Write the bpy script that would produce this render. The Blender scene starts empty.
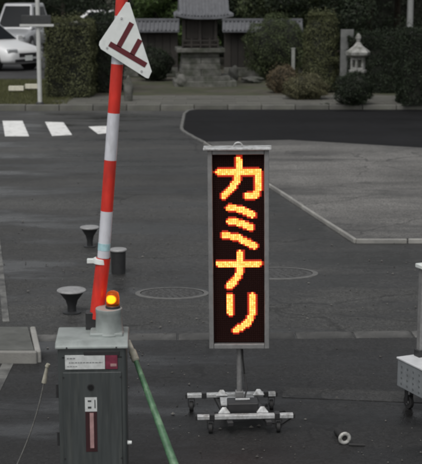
import bpy, bmesh, math, random
import numpy as np
from mathutils import Vector, Matrix
R = math.radians
rnd = random.Random(11)
sc = bpy.context.scene
COL = sc.collection

# ------------------------------------------------------------------ camera
CAM_H, TILT, F = 3.0, R(11.0), 1290.0           # F in photo pixels (photo is 422 px wide)
cd = bpy.data.cameras.new('camera'); cam = bpy.data.objects.new('camera', cd); COL.objects.link(cam)
cam.location = (0, 0, CAM_H); cam.rotation_euler = (R(90) - TILT, 0, 0)
cd.sensor_fit = 'HORIZONTAL'; cd.sensor_width = 36; cd.lens = 36 * F / 422
cd.clip_start = 0.1; cd.clip_end = 2000
cd.dof.use_dof = True; cd.dof.focus_distance = 8.9; cd.dof.aperture_fstop = 6.3
sc.camera = cam

# ------------------------------------------------------------------ sky, sun, exposure
SUN_EL, SUN_AZ = R(58), R(200)
w = bpy.data.worlds.new('World'); sc.world = w; w.use_nodes = True
nt = w.node_tree; bg = nt.nodes['Background']
sky = nt.nodes.new('ShaderNodeTexSky'); sky.sky_type = 'NISHITA'; sky.sun_disc = False
sky.sun_elevation = SUN_EL; sky.sun_rotation = SUN_AZ; sky.dust_density = 4.0; sky.air_density = 1.0; sky.ozone_density = 1.0
hs = nt.nodes.new('ShaderNodeHueSaturation'); hs.inputs['Saturation'].default_value = 0.14
nt.links.new(sky.outputs[0], hs.inputs['Color']); nt.links.new(hs.outputs[0], bg.inputs[0])
bg.inputs[1].default_value = 0.10
sd = bpy.data.lights.new('sun', 'SUN'); so = bpy.data.objects.new('sun', sd); COL.objects.link(so)
sd.energy = 0.7; sd.angle = R(35); sd.color = (1, 0.97, 0.93)
sdir = Vector((math.sin(SUN_AZ) * math.cos(SUN_EL), math.cos(SUN_AZ) * math.cos(SUN_EL), math.sin(SUN_EL)))
so.rotation_euler = sdir.to_track_quat('Z', 'Y').to_euler()
sc.view_settings.view_transform = 'Standard'; sc.view_settings.look = 'None'
sc.view_settings.exposure = 0.32; sc.view_settings.gamma = 1.0
sc.render.engine = 'CYCLES'
sc.cycles.max_bounces = 6; sc.cycles.use_denoising = True
sc.cycles.filter_width = 2.5
try: sc.cycles.pixel_filter_type = 'BLACKMAN_HARRIS'
except Exception: pass

# ------------------------------------------------------------------ placing helpers
def ray(u, v):
    a = (u - 211) / F; b = -(v - 232) / F
    return Vector((a, math.cos(TILT) + b * math.sin(TILT), -math.sin(TILT) + b * math.cos(TILT)))
def G(u, v, z=0.0):
    d = ray(u, v); k = (z - CAM_H) / d.z
    return Vector((d.x * k, d.y * k, z))
def P(u, v, D):
    d = ray(u, v); k = D / d.y
    return Vector((d.x * k, D, CAM_H + d.z * k))

# ------------------------------------------------------------------ materials
MATS = {}
def mat(name, col, rough=0.6, metal=0.0, var=0.0, scale=20.0, bump=0.0, bscale=None, emit=None, estr=0.0,
        objvar=0.0, col2=None, c2scale=3.0, c2lo=.4, c2hi=.65, spec=0.5, roughvar=0.0, trans=0.0, coat=0.0, stretch=None, island=0.0):
    if name in MATS: return MATS[name]
    m = bpy.data.materials.new(name); m.use_nodes = True; MATS[name] = m
    n, l = m.node_tree.nodes, m.node_tree.links
    b = n['Principled BSDF']
    b.inputs['Roughness'].default_value = rough; b.inputs['Metallic'].default_value = metal
    b.inputs['Specular IOR Level'].default_value = spec; b.inputs['Coat Weight'].default_value = coat
    rgb = n.new('ShaderNodeRGB'); rgb.outputs[0].default_value = (*col, 1); out = rgb.outputs[0]
    tc = n.new('ShaderNodeTexCoord'); mp = n.new('ShaderNodeMapping'); l.new(tc.outputs['Object'], mp.inputs[0])
    if stretch: mp.inputs['Scale'].default_value = stretch
    def noise(s, det=5, ro=.6):
        t = n.new('ShaderNodeTexNoise'); t.inputs['Scale'].default_value = s; t.inputs['Detail'].default_value = det
        t.inputs['Roughness'].default_value = ro; l.new(mp.outputs[0], t.inputs['Vector']); return t.outputs['Fac']
    def mrange(src, a, bb, lo, hi):
        r = n.new('ShaderNodeMapRange'); r.inputs[1].default_value = a; r.inputs[2].default_value = bb
        r.inputs[3].default_value = lo; r.inputs[4].default_value = hi; l.new(src, r.inputs[0]); return r.outputs[0]
    def mul(c, fac):
        x = n.new('ShaderNodeVectorMath'); x.operation = 'SCALE'; l.new(c, x.inputs[0]); l.new(fac, x.inputs['Scale']); return x.outputs[0]
    if col2:
        mx = n.new('ShaderNodeMix'); mx.data_type = 'RGBA'; l.new(mrange(noise(c2scale), c2lo, c2hi, 0, 1), mx.inputs[0])
        l.new(out, mx.inputs[6]); mx.inputs[7].default_value = (*col2, 1); out = mx.outputs[2]
    if var: out = mul(out, mrange(noise(scale), .3, .7, 1 - var, 1 + var))
    if objvar:
        oi = n.new('ShaderNodeObjectInfo'); out = mul(out, mrange(oi.outputs['Random'], 0, 1, 1 - objvar, 1 + objvar))
    if island:
        ge = n.new('ShaderNodeNewGeometry'); out = mul(out, mrange(ge.outputs['Random Per Island'], 0, 1, 1 - island, 1 + island))
    l.new(out, b.inputs['Base Color'])
    if roughvar: l.new(mrange(noise(scale * .37 + 1), .3, .7, max(.04, rough - roughvar), min(1, rough + roughvar)), b.inputs['Roughness'])
    if bump:
        bp = n.new('ShaderNodeBump'); bp.inputs['Strength'].default_value = bump; bp.inputs['Distance'].default_value = .01
        l.new(noise(bscale or scale * 3), bp.inputs['Height']); l.new(bp.outputs[0], b.inputs['Normal'])
    if emit:
        b.inputs['Emission Color'].default_value = (*emit, 1); b.inputs['Emission Strength'].default_value = estr
    if trans:
        tr = n.new('ShaderNodeBsdfTranslucent'); l.new(out, tr.inputs[0]); ms = n.new('ShaderNodeMixShader'); ms.inputs[0].default_value = trans
        l.new(b.outputs[0], ms.inputs[1]); l.new(tr.outputs[0], ms.inputs[2]); l.new(ms.outputs[0], n['Material Output'].inputs[0])
    return m

def asphalt(name, base, wet_lo=.30, wet_hi=.8, wscale=.55, spec=.5, seed=0.0):
    m = bpy.data.materials.new(name); m.use_nodes = True; n, l = m.node_tree.nodes, m.node_tree.links
    b = n['Principled BSDF']; b.inputs['Specular IOR Level'].default_value = spec
    tc = n.new('ShaderNodeTexCoord')
    mp = n.new('ShaderNodeMapping'); mp.inputs['Location'].default_value = (seed, seed * .7, 0); l.new(tc.outputs['Object'], mp.inputs[0])
    def noise(s, det=4, ro=.55, sc3=None):
        v = mp.outputs[0]
        if sc3:
            q = n.new('ShaderNodeMapping'); q.inputs['Scale'].default_value = sc3; l.new(v, q.inputs[0]); v = q.outputs[0]
        t = n.new('ShaderNodeTexNoise'); t.inputs['Scale'].default_value = s; t.inputs['Detail'].default_value = det; t.inputs['Roughness'].default_value = ro
        l.new(v, t.inputs['Vector']); return t.outputs['Fac']
    def mr(s, a, c, lo, hi):
        r = n.new('ShaderNodeMapRange'); r.inputs[1].default_value = a; r.inputs[2].default_value = c; r.inputs[3].default_value = lo; r.inputs[4].default_value = hi
        l.new(s, r.inputs[0]); return r.outputs[0]
    def mth(op, a, c):
        q = n.new('ShaderNodeMath'); q.operation = op; l.new(a, q.inputs[0]); l.new(c, q.inputs[1]); return q.outputs[0]
    big = mr(noise(.22, 5, .6), .3, .7, .72, 1.3)                      # wide tone drift
    tracks = mr(noise(.5, 4, .6, (1.0, .22, 1)), .35, .65, .86, 1.16)   # wheel-track wear along the driving direction
    vor = n.new('ShaderNodeTexVoronoi'); vor.inputs['Scale'].default_value = 95; l.new(mp.outputs[0], vor.inputs['Vector'])
    sep = n.new('ShaderNodeSeparateColor'); l.new(vor.outputs['Color'], sep.inputs[0])
    v2 = n.new('ShaderNodeTexVoronoi'); v2.inputs['Scale'].default_value = 42; l.new(mp.outputs[0], v2.inputs['Vector'])
    s2 = n.new('ShaderNodeSeparateColor'); l.new(v2.outputs['Color'], s2.inputs[0])
    grain = mth('MULTIPLY', mr(sep.outputs[0], 0, 1, .5, 1.6), mr(s2.outputs[0], .0, 1, .82, 1.18))
    streak = mr(noise(.9, 5, .65, (.13, 1.0, 1)), .32, .68, .74, 1.28)      # lateral wash lines left by water
    vc = n.new('ShaderNodeTexVoronoi'); vc.feature = 'DISTANCE_TO_EDGE'; vc.inputs['Scale'].default_value = .42
    wv = n.new('ShaderNodeVectorMath'); wv.operation = 'ADD'; nz = n.new('ShaderNodeTexNoise'); nz.inputs['Scale'].default_value = 2.2; nz.inputs['Detail'].default_value = 6
    l.new(mp.outputs[0], nz.inputs['Vector']); ns = n.new('ShaderNodeVectorMath'); ns.operation = 'SCALE'; ns.inputs['Scale'].default_value = .55; l.new(nz.outputs['Color'], ns.inputs[0])
    l.new(mp.outputs[0], wv.inputs[0]); l.new(ns.outputs[0], wv.inputs[1]); l.new(wv.outputs[0], vc.inputs['Vector'])
    crack = mth('MAXIMUM', mr(vc.outputs['Distance'], .003, .010, .55, 1), mr(noise(.35, 2), .48, .56, 0, 1))
    stain = mr(noise(1.7, 3, .5), .62, .74, 1, .6)
    f = mth('MULTIPLY', mth('MULTIPLY', mth('MULTIPLY', big, tracks), grain), mth('MULTIPLY', streak, mth('MULTIPLY', crack, stain)))
    rgb = n.new('ShaderNodeRGB'); rgb.outputs[0].default_value = (*base, 1)
    x = n.new('ShaderNodeVectorMath'); x.operation = 'SCALE'; l.new(rgb.outputs[0], x.inputs[0]); l.new(f, x.inputs['Scale'])
    # wet patches: darker and smoother
    wet = mr(noise(wscale, 6, .66, (.42, 1.25, 1)), .43, .60, 0, 1)
    mx = n.new('ShaderNodeMix'); mx.data_type = 'RGBA'; l.new(wet, mx.inputs[0]); l.new(x.outputs[0], mx.inputs[6])
    y = n.new('ShaderNodeVectorMath'); y.operation = 'SCALE'; l.new(x.outputs[0], y.inputs[0]); y.inputs['Scale'].default_value = .5
    l.new(y.outputs[0], mx.inputs[7]); l.new(mx.outputs[2], b.inputs['Base Color'])
    l.new(mr(wet, 0, 1, wet_hi, wet_lo), b.inputs['Roughness'])
    bp = n.new('ShaderNodeBump'); bp.inputs['Distance'].default_value = .004
    l.new(mr(wet, 0, 1, .75, .3), bp.inputs['Strength'])
    l.new(mth('ADD', vor.outputs['Distance'], noise(40, 3)), bp.inputs['Height']); l.new(bp.outputs[0], b.inputs['Normal'])
    MATS[name] = m
    return m

M_ROAD = asphalt('wet_asphalt', (.046, .046, .044), .22, .8, .8)
M_DARK = asphalt('fresh_black_asphalt', (.009, .009, .010), .6, .9, .4, spec=.2, seed=9.1)
M_PAVE = asphalt('pale_worn_pavement', (.128, .125, .118), .5, .85, .5, seed=4.3)
M_TRENCH = asphalt('trench_asphalt', (.038, .0375, .036), .25, .8, .9, seed=2.2)
M_KERB = mat('kerb_concrete', (.27, .265, .25), .85, var=.25, scale=9, bump=.35, bscale=60, objvar=.22, col2=(.15, .15, .13), c2scale=2.3)
M_SIDE = mat('sidewalk_concrete', (.115, .112, .10), .85, var=.25, scale=4, bump=.3, bscale=60, objvar=.10, col2=(.08, .08, .066), c2scale=.9)
M_SOIL = mat('yard_soil', (.07, .064, .05), .95, var=.35, scale=2.5, bump=.6, bscale=30, col2=(.05, .055, .028), c2scale=.6, c2lo=.45, c2hi=.6)
M_VERGE = mat('verge_soil', (.052, .05, .026), .95, var=.35, scale=5, bump=.6, bscale=30)
M_GRASS = mat('grass_blade', (.10, .105, .04), .7, island=.45, trans=.25)
M_PAINT = mat('road_paint', (.78, .78, .76), .55, var=.10, scale=5, bump=.25, bscale=90, col2=(.30, .30, .29), c2scale=6, c2lo=.55, c2hi=.70)
M_OLDPAINT = mat('worn_road_line', (.16, .16, .15), .7, var=.3, scale=6, col2=(.07, .07, .068), c2scale=4, c2lo=.4, c2hi=.6, bump=.3, bscale=90)
M_IRON = mat('cast_iron', (.075, .075, .073), .55, .2, var=.3, scale=25, bump=.4, bscale=60)
M_RING = mat('manhole_ring_concrete', (.13, .13, .125), .7, var=.25, scale=12, bump=.3, bscale=70)
M_DRAIN = mat('drain_concrete', (.085, .084, .080), .7, var=.35, scale=8, bump=.4, bscale=60, objvar=.5, col2=(.045, .045, .043), c2scale=3.5, c2lo=.42, c2hi=.62)

# ------------------------------------------------------------------ mesh helpers
def obj(name, bm, m, parent=None, smooth=False, bevel=0.0, seg=2, loc=None, rot=None):
    me = bpy.data.meshes.new(name); bm.normal_update(); bm.to_mesh(me); bm.free()
    if smooth:
        me.shade_smooth()
    o = bpy.data.objects.new(name, me); COL.objects.link(o)
    if m: me.materials.append(m)
    if bevel:
        md = o.modifiers.new('bevel', 'BEVEL'); md.width = bevel; md.segments = seg; md.limit_method = 'ANGLE'; md.angle_limit = R(35)
        me.shade_smooth()
        md.harden_normals = True
    if parent: o.parent = parent
    if loc is not None: o.location = loc
    if rot is not None: o.rotation_euler = rot
    return o
def tag(o, label=None, cat=None, group=None, kind=None):
    if label: o['label'] = label
    if cat: o['category'] = cat
    if group: o['group'] = group
    if kind: o['kind'] = kind
    return o
def empty(name, loc=(0, 0, 0), rz=0.0):
    o = bpy.data.objects.new(name, None); COL.objects.link(o); o.location = loc; o.rotation_euler = (0, 0, rz); o.empty_display_size = .2
    return o
def link_copy(o, parent=None):
    c = o.copy(); COL.objects.link(c)
    if parent: c.parent = parent
    return c
def NB(): return bmesh.new()
def box(bm, c, s, M=None):
    r = bmesh.ops.create_cube(bm, size=1.0)['verts']
    T = Matrix.Translation(c) @ (M.to_4x4() if M else Matrix.Identity(4)) @ Matrix.Diagonal((*s, 1))
    bmesh.ops.transform(bm, matrix=T, verts=r); return r
def cyl(bm, p0, p1, r0, r1=None, n=16, cap=True):
    p0, p1 = Vector(p0), Vector(p1); r1 = r0 if r1 is None else r1
    d = p1 - p0; q = d.to_track_quat('Z', 'Y').to_matrix().to_4x4()
    vs = bmesh.ops.create_cone(bm, cap_ends=cap, cap_tris=False, segments=n, radius1=r0, radius2=max(r1, 1e-5), depth=d.length)['verts']
    bmesh.ops.transform(bm, matrix=Matrix.Translation((p0 + p1) / 2) @ q, verts=vs); return vs
def lathe(bm, prof, n=24, c=(0, 0, 0), rot=0.0, squash=1.0):
    rings = []
    for r, z in prof:
        if r <= 1e-6: rings.append([bm.verts.new((c[0], c[1], c[2] + z))])
        else: rings.append([bm.verts.new((c[0] + r * math.cos(rot + 2 * math.pi * i / n), c[1] + squash * r * math.sin(rot + 2 * math.pi * i / n), c[2] + z)) for i in range(n)])
    for a, b in zip(rings, rings[1:]):
        for i in range(n):
            j = (i + 1) % n
            if len(a) == 1 and len(b) == 1: continue
            if len(a) == 1: bm.faces.new((a[0], b[j], b[i]))
            elif len(b) == 1: bm.faces.new((a[i], a[j], b[0]))
            else: bm.faces.new((a[i], a[j], b[j], b[i]))
    if len(rings[0]) > 1: bm.faces.new(list(reversed(rings[0])))
    if len(rings[-1]) > 1: bm.faces.new(rings[-1])
def tube(bm, pts, r, n=10):
    pts = [Vector(p) for p in pts]; rings = []
    rr = r if isinstance(r, (list, tuple)) else [r] * len(pts)
    for i, p in enumerate(pts):
        d = (pts[min(i + 1, len(pts) - 1)] - pts[max(i - 1, 0)]).normalized()
        s = d.cross(Vector((0, 0, 1)));
        if s.length < .05: s = d.cross(Vector((1, 0, 0)))
        s.normalize(); t = s.cross(d)
        rings.append([bm.verts.new(p + rr[i] * (s * math.cos(2 * math.pi * k / n) + t * math.sin(2 * math.pi * k / n))) for k in range(n)])
    for a, b in zip(rings, rings[1:]):
        for k in range(n): bm.faces.new((a[k], a[(k + 1) % n], b[(k + 1) % n], b[k]))
    bm.faces.new(list(reversed(rings[0]))); bm.faces.new(rings[-1])
    bmesh.ops.recalc_face_normals(bm, faces=bm.faces[:])
def sheet(name, pts, z, m, kind='structure', parent=None):
    bm = NB(); bm.faces.new([bm.verts.new((p[0], p[1], z)) for p in pts])
    bmesh.ops.recalc_face_normals(bm, faces=bm.faces[:])
    if bm.faces[:][0].normal.z < 0: bmesh.ops.reverse_faces(bm, faces=bm.faces[:])
    o = obj(name, bm, m, parent)
    if kind: o['kind'] = kind
    return o
def prism(bm, pts, z0, z1):
    lo = [bm.verts.new((p[0], p[1], z0)) for p in pts]; hi = [bm.verts.new((p[0], p[1], z1)) for p in pts]
    bm.faces.new(hi); bm.faces.new(list(reversed(lo)))
    for i in range(len(pts)):
        j = (i + 1) % len(pts); bm.faces.new((lo[i], lo[j], hi[j], hi[i]))
    bmesh.ops.recalc_face_normals(bm, faces=bm.faces[:])

# ================================================================== SETTING
TZ = 0.12                                            # level behind the far kerb
sheet('ground', [(-500, -200), (500, -200), (500, 900), (-500, 900)], -0.02, M_SOIL)
bm = NB(); bmesh.ops.create_grid(bm, x_segments=40, y_segments=40, size=1)
for v in bm.verts: v.co = (v.co.x * 45, 5.4 + v.co.y * 25, 0)
tag(obj('road', bm, M_ROAD), kind='structure')
YK = 30.6
# land behind the far kerb
bm = NB(); prism(bm, [(-60, YK + .16), (60, YK + .16), (60, 90), (-60, 90)], -.015, TZ - .02)
tag(obj('yard', bm, M_SOIL), kind='structure')
sheet('car_park', [(-40, 38.9), (-2.6, 38.9), (-2.6, 75), (-40, 75)], TZ - .004, asphalt('car_park_asphalt', (.035, .035, .035), .5, .85, .5, seed=7.7))
sheet('grass_verge', [(-40, YK + .16), (-3.4, YK + .16), (-3.2, 38.85), (-40, 38.85)], TZ - .012, M_VERGE)
# paved footway: slabs
sw = tag(empty('sidewalk', (0, 0, 0)), kind='structure')
slab_me = None
xx = -3.35
row_y = [YK + .17 + .6 * k for k in range(4)]
for k, y in enumerate(row_y):
    x = -3.3 - (.3 if k % 2 else 0)
    while x < 9:
        if slab_me is None:
            bm = NB(); box(bm, (0, 0, 0), (.595, .595, .06)); o = obj('paving_slab', bm, M_SIDE, sw, bevel=.006, seg=1); slab_me = o.data; 
        else:
            o = bpy.data.objects.new('paving_slab', slab_me); COL.objects.link(o); o.parent = sw
        o.location = (x, y + .3, TZ - .025 + rnd.uniform(-.004, .004)); x += .6
# kerbs
def kerb_run(name, pts, wid=.15, h=.12, L=.6, z=0.0, m=None):
    k = tag(empty(name), kind='structure'); me = None
    pts = [Vector((p[0], p[1], 0)) for p in pts]
    for a, b in zip(pts, pts[1:]):
        d = b - a; n = max(1, round(d.length / L)); s = d.length / n; ang = math.atan2(d.y, d.x); me = None
        for i in range(n):
            if me is None:
                bm = NB(); box(bm, (0, 0, 0), (s - .012, wid, h + .1)); o = obj('kerb_stone', bm, m or M_KERB, k, bevel=.015, seg=2); me = o.data; mods = True; first = o
            else: o = link_copy(first, k)
            p = a + d * ((i + .5) / n)
            o.location = (p.x, p.y, z + (h - .1) / 2 + rnd.uniform(-.004, .004)); o.rotation_euler = (0, 0, ang + rnd.uniform(-.006, .006))
    return k
kerb_run('far_kerb', [(-14, YK + .07), (14, YK + .07)], h=.125, L=.8, m=mat('far_kerb_concrete', (.125, .123, .112), .85, var=.25, scale=6, bump=.35, bscale=60, objvar=.2, col2=(.085, .087, .07), c2scale=1.4))

# island on the right: dark rear part, pale front part, kerb round it
A = G(355, 242); B = G(187, 131); C = G(186.5, 114)
E = (12.0, A.y)
bm = NB(); D1, D2 = G(207, 144), G(290, 142); D3 = G(422, 150); k_ = (D3 - D2); D4 = D2 + k_ * 5
prism(bm, [(A.x, A.y), (E[0], E[1]), (D4.x, D4.y), (D3.x, D3.y), (D2.x, D2.y), (D1.x, D1.y)], -.015, .042)
tag(obj('traffic_island', bm, M_PAVE), kind='structure')
bm = NB(); prism(bm, [(D1.x, D1.y), (D2.x, D2.y), (D3.x, D3.y), (D4.x, D4.y), (12, YK - .05), (C.x + .22, YK - .05), (C.x + .06, YK - .35), (C.x, YK - 1.0), (C.x, B.y + .5), (C.x + .03, B.y), (C.x + .12, B.y - .55)], -.015, .018)
tag(obj('black_asphalt_lane', bm, M_DARK), kind='structure')
off = Vector((-.05, -.05, 0))
kerb_run('island_kerb', [(E[0], E[1] - .06), (A.x, A.y - .06), (D1.x - .05, D1.y - .02)], wid=.045, h=.05, L=.6)
kerb_run('lane_edge_kerb', [(D1.x - .05, D1.y + .1), (C.x + .08, B.y - .55), (C.x - .02, B.y), (C.x - .05, B.y + .5), (C.x - .05, YK - 1.0), (C.x + .02, YK - .35), (C.x + .16, YK - .07)], wid=.07, h=.035, L=.6, m=M_OLDPAINT)

# crossing stripes
def stripe(name, px, lab):
    pts = [G(u, v) for u, v in px]
    bm = NB(); prism(bm, pts, .001, .006)
    return tag(obj(name, bm, M_PAINT), lab, 'road marking', 'crossing stripes')
cw = tag(empty('pedestrian_crossing'), kind='structure')
for q in ([(2.5, 121), (22.5, 121), (29, 136.3), (5, 136.3)], [(45, 122), (63.5, 122.5), (72, 135), (52, 136)], [(88.5, 126.8), (109, 126), (117, 132.5), (98, 134)],
          [(-44, 120), (-24, 120.3), (-20, 136.4), (-43, 136.4)]):
    pts = [G(u, v) for u, v in q]; bm = NB(); prism(bm, pts, .001, .006); obj('stripe', bm, M_PAINT, cw)
# worn lines on the road
def line(name, a, b, wd, m, z=.007):
    a, b = Vector((a[0], a[1], 0)), Vector((b[0], b[1], 0)); d = (b - a).normalized(); s = Vector((-d.y, d.x, 0)) * wd / 2
    bm = NB(); prism(bm, [a + s, b + s, b - s, a - s], -.01, z); return tag(obj(name, bm, m), kind='structure')
line('worn_edge_line', G(6, 322), G(-3, 235), .06, M_OLDPAINT)
line('worn_corner_line', G(14, 352), G(-6, 392), .09, M_OLDPAINT)
# repair trenches
ta = G(283, 393); tb = G(440, 399)
line('trench_patch', ta, tb, .24, M_TRENCH)
M_APRON = asphalt('darker_apron_asphalt', (.018, .018, .018), .22, .75, .9, seed=13.3)  # darker base colour for the asphalt on the near side of the gutter
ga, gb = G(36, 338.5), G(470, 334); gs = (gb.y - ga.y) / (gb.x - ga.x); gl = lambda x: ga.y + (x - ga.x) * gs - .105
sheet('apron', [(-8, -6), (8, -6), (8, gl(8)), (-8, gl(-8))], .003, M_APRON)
# drain gutter across the road, single covers
gut = tag(empty('drain_gutter'), kind='structure')
a = G(-60, 339.5); b = G(470, 334); d = b - a; n = int(d.length / .5); ang = math.atan2(d.y, d.x); dc = None
for i in range(n):
    if dc is None:
        bm = NB(); box(bm, (0, 0, 0), (d.length / n - .014, .21, .05))
        o = obj('drain_cover', bm, M_DRAIN, gut, bevel=.006, seg=1); dc = o
    else: o = link_copy(dc, gut)
    p = a + d * ((i + .5) / n); o.location = (p.x, p.y, -.0185 + rnd.uniform(-.002, .002)); o.rotation_euler = (0, 0, ang + rnd.uniform(-.01, .01))
# manholes
def manhole(c, r, lab):
    t = tag(empty('manhole', (c.x, c.y, 0)), lab, 'manhole'); t.scale = (1, .66, 1)
    bm = NB(); n = 48
    for z0, r0, r1 in ((.004, r * .87, r),):
        i_ = [bm.verts.new((r0 * math.cos(2 * math.pi * k / n), r0 * math.sin(2 * math.pi * k / n), .007)) for k in range(n)]
        o_ = [bm.verts.new((r1 * math.cos(2 * math.pi * k / n), r1 * math.sin(2 * math.pi * k / n), .006)) for k in range(n)]
        e_ = [bm.verts.new((r1 * 1.01 * math.cos(2 * math.pi * k / n), r1 * 1.01 * math.sin(2 * math.pi * k / n), -.01)) for k in range(n)]
        for k in range(n):
            j = (k + 1) % n; bm.faces.new((i_[k], o_[k], o_[j], i_[j])); bm.faces.new((o_[k], e_[k], e_[j], o_[j]))
    obj('collar', bm, M_RING, t)
    bm = NB(); lathe(bm, [(r * .845, -.01), (r * .85, .004), (0, .005)], 40)
    lid = obj('lid', bm, M_IRON, t)
    bm = NB()
    for q in range(1, 5):
        rr = r * .17 * q
        for k in range(6 * q):
            an = 2 * math.pi * k / (6 * q) + q
            box(bm, (rr * math.cos(an), rr * math.sin(an), .006), (.035, .02, .004), Matrix.Rotation(an, 3, 'Z'))
    tag(obj('raised_stud', bm, M_IRON, lid), kind='stuff')
    return t
manhole(G(172, 293.5), .36, 'oval iron manhole with thin pale collar left of the LED sign')
manhole(G(277, 273.5), .43, 'larger oval iron manhole, partly hidden behind right edge of LED sign')

# concrete plinth at the left edge
bm = NB(); p1, p2 = G(27.5, 326, .1), G(34, 349, .1); 
prism(bm, [(p1.x, p1.y), (p2.x, p2.y), (p2.x - 3, p2.y + .05), (p1.x - 3, p1.y + .05)], -.015, .092)
tag(obj('concrete_island', bm, mat('plinth_concrete', (.10, .103, .095), .8, var=.3, scale=5, bump=.3, bscale=50)), kind='structure')
kerb_run('concrete_island_kerb', [(p2.x - 3, p2.y - .02), (p2.x + .04, p2.y - .06), (p1.x + .045, p1.y)], wid=.05, h=.10, L=.55)

# loose grit on the asphalt
rg0 = np.random.default_rng(77); n0 = 5200
gx0 = rg0.uniform(-4.5, 5.0, n0); gy0 = 7.2 + rg0.uniform(0, 1, n0) ** 1.6 * 16; sz0 = rg0.gamma(2.0, .0022, n0) + .0025
keep0 = np.sin(gx0 * 1.7 + 2 * np.sin(gy0 * .8)) + rg0.normal(0, .7, n0) > .1; gx0, gy0, sz0 = gx0[keep0], gy0[keep0], sz0[keep0]; n0 = len(gx0)
oct_ = np.array([(1, 0, 0), (-1, 0, 0), (0, 1, 0), (0, -1, 0), (0, 0, .8), (0, 0, -.4)]); of_ = [(0, 2, 4), (2, 1, 4), (1, 3, 4), (3, 0, 4), (2, 0, 5), (1, 2, 5), (3, 1, 5), (0, 3, 5)]
V0 = (oct_[None] * sz0[:, None, None] * rg0.uniform(.6, 1.2, (n0, 6, 1)) + np.stack([gx0, gy0, np.full(n0, .004) + sz0 * .3], 1)[:, None]).reshape(-1, 3)
me0 = bpy.data.meshes.new('grit'); me0.from_pydata(V0.tolist(), [], [tuple(6 * i + k for k in f) for i in range(n0) for f in of_]); me0.materials.append(mat('grit_stone', (.085, .082, .076), .85, island=.6))
g0 = bpy.data.objects.new('grit', me0); COL.objects.link(g0); tag(g0, 'loose stone grit scattered over the dark asphalt', 'grit', kind='stuff')

# ================================================================== LED SIGN
M_ALU = mat('aluminium', (.27, .27, .268), .5, .45, var=.15, scale=30, roughvar=.15, bump=.08, bscale=120)
M_STEEL = mat('galvanised_steel', (.52, .53, .53), .42, .25, var=.3, scale=35, roughvar=.15, col2=(.22, .21, .19), c2scale=14, c2lo=.5, c2hi=.68, bump=.1, bscale=90)
M_BLACKRUB = mat('black_rubber', (.018, .018, .018), .7, var=.2)
M_BLACKMET = mat('black_painted_metal', (.025, .025, .026), .45, var=.2, bump=.1)
M_BOARD = mat('led_board', (.01, .005, .005), .7, spec=.15)
M_LEDOFF = mat('led_unlit_lens', (.016, .004, .003), .6, spec=.12)
def led_mat():
    m = bpy.data.materials.new('led_lit'); m.use_nodes = True; n, l = m.node_tree.nodes, m.node_tree.links
    b = n['Principled BSDF']; g = n.new('ShaderNodeNewGeometry'); cr = n.new('ShaderNodeValToRGB')
    cr.color_ramp.elements[0].color = (1.0, .15, .015, 1); cr.color_ramp.elements[1].color = (1.0, .34, .085, 1)
    l.new(g.outputs['Random Per Island'], cr.inputs[0]); l.new(cr.outputs[0], b.inputs['Emission Color'])
    b.inputs['Emission Strength'].default_value = 3.0; b.inputs['Base Color'].default_value = (.3, .1, .05, 1); return m
M_LED = led_mat()
SD = 8.55
sb = G(239.5, 432); SX = P(240, 347, SD).x
sign = tag(empty('led_message_sign', (SX, SD, 0), R(-1.5)), 'tall portable LED message board glowing orange characters on wheeled metal base', 'sign')
sign.rotation_euler = (0, R(-.55), R(-1.5))
zb = P(240, 347, SD).z; zt = P(240, 149, SD).z; W = .41; DP = .07
H = zt - zb
def part(name, m, fn, parent=sign, **k):
    bm = NB(); fn(bm); return obj(name, bm, m, parent, **k)
pt = .032
part('housing', M_ALU, lambda b: box(b, (0, .025, zb + H / 2), (W - .01, DP - .02, H - .01)), bevel=.004)
for sx in (-1, 1):
    part('side_frame', M_ALU, lambda b: box(b, (sx * (W / 2 - pt / 2), -.015, zb + H / 2), (pt, DP, H)), bevel=.005)
part('top_frame', M_ALU, lambda b: box(b, (0, -.015, zt - pt / 2), (W - 2 * pt - .001, DP - .004, pt)), bevel=.004)
part('bottom_frame', M_ALU, lambda b: box(b, (0, -.015, zb + pt / 2), (W - 2 * pt - .001, DP - .004, pt)), bevel=.004)
part('rain_cap', M_STEEL, lambda b: box(b, (-.005, -.012, zt + .009), (W + .045, DP + .07, .016)), bevel=.004)
part('lifting_eye', M_STEEL, lambda b: tube(b, [(.028 * math.cos(a), 0, zt + .018 + .026 * math.sin(a)) for a in [math.pi * k / 8 for k in range(9)]], .006, 8), smooth=True)
iz0, iz1 = zb + pt, zt - pt; IW = W - 2 * pt
board = part('led_board', M_BOARD, lambda b: box(b, (0, -.006, (iz0 + iz1) / 2), (IW, .006, iz1 - iz0)))
# dot matrix 16 x 64
STROKES = [   # katakana ka-mi-na-ri in a 16 x 64 field
    [(7.6, 1.0), (7.6, 5.0), (7.0, 8.0), (5.4, 10.8), (3.0, 13.2)],
    [(1.3, 5.2), (13.8, 5.2), (13.8, 10.8), (13.0, 12.9), (10.2, 13.4)],
    [(4.6, 17.2), (8.2, 17.7), (12.0, 19.6)], [(4.8, 21.7), (8.0, 22.3), (11.4, 23.9)], [(2.9, 26.4), (7.4, 27.4), (12.4, 30.2)],
    [(1.4, 36.3), (13.9, 36.3)], [(8.1, 32.8), (8.1, 37.4), (7.2, 40.9), (4.5, 43.9)],
    [(4.7, 47.6), (4.7, 53.2)], [(11.7, 47.4), (11.7, 53.8), (10.2, 57.0), (6.4, 59.4)],
]
def lit(c, r):
    best = 9
    for s in STROKES:
        for (x0, y0), (x1, y1) in zip(s, s[1:]):
            dx, dy = x1 - x0, y1 - y0; t = max(0, min(1, ((c - x0) * dx + (r - y0) * dy) / (dx * dx + dy * dy)))
            best = min(best, math.hypot(c - x0 - t * dx, r - y0 - t * dy))
    return best
px_, pz_ = IW / 24.6, (iz1 - iz0) / 97
bl, bu, br = NB(), NB(), NB()
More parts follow.
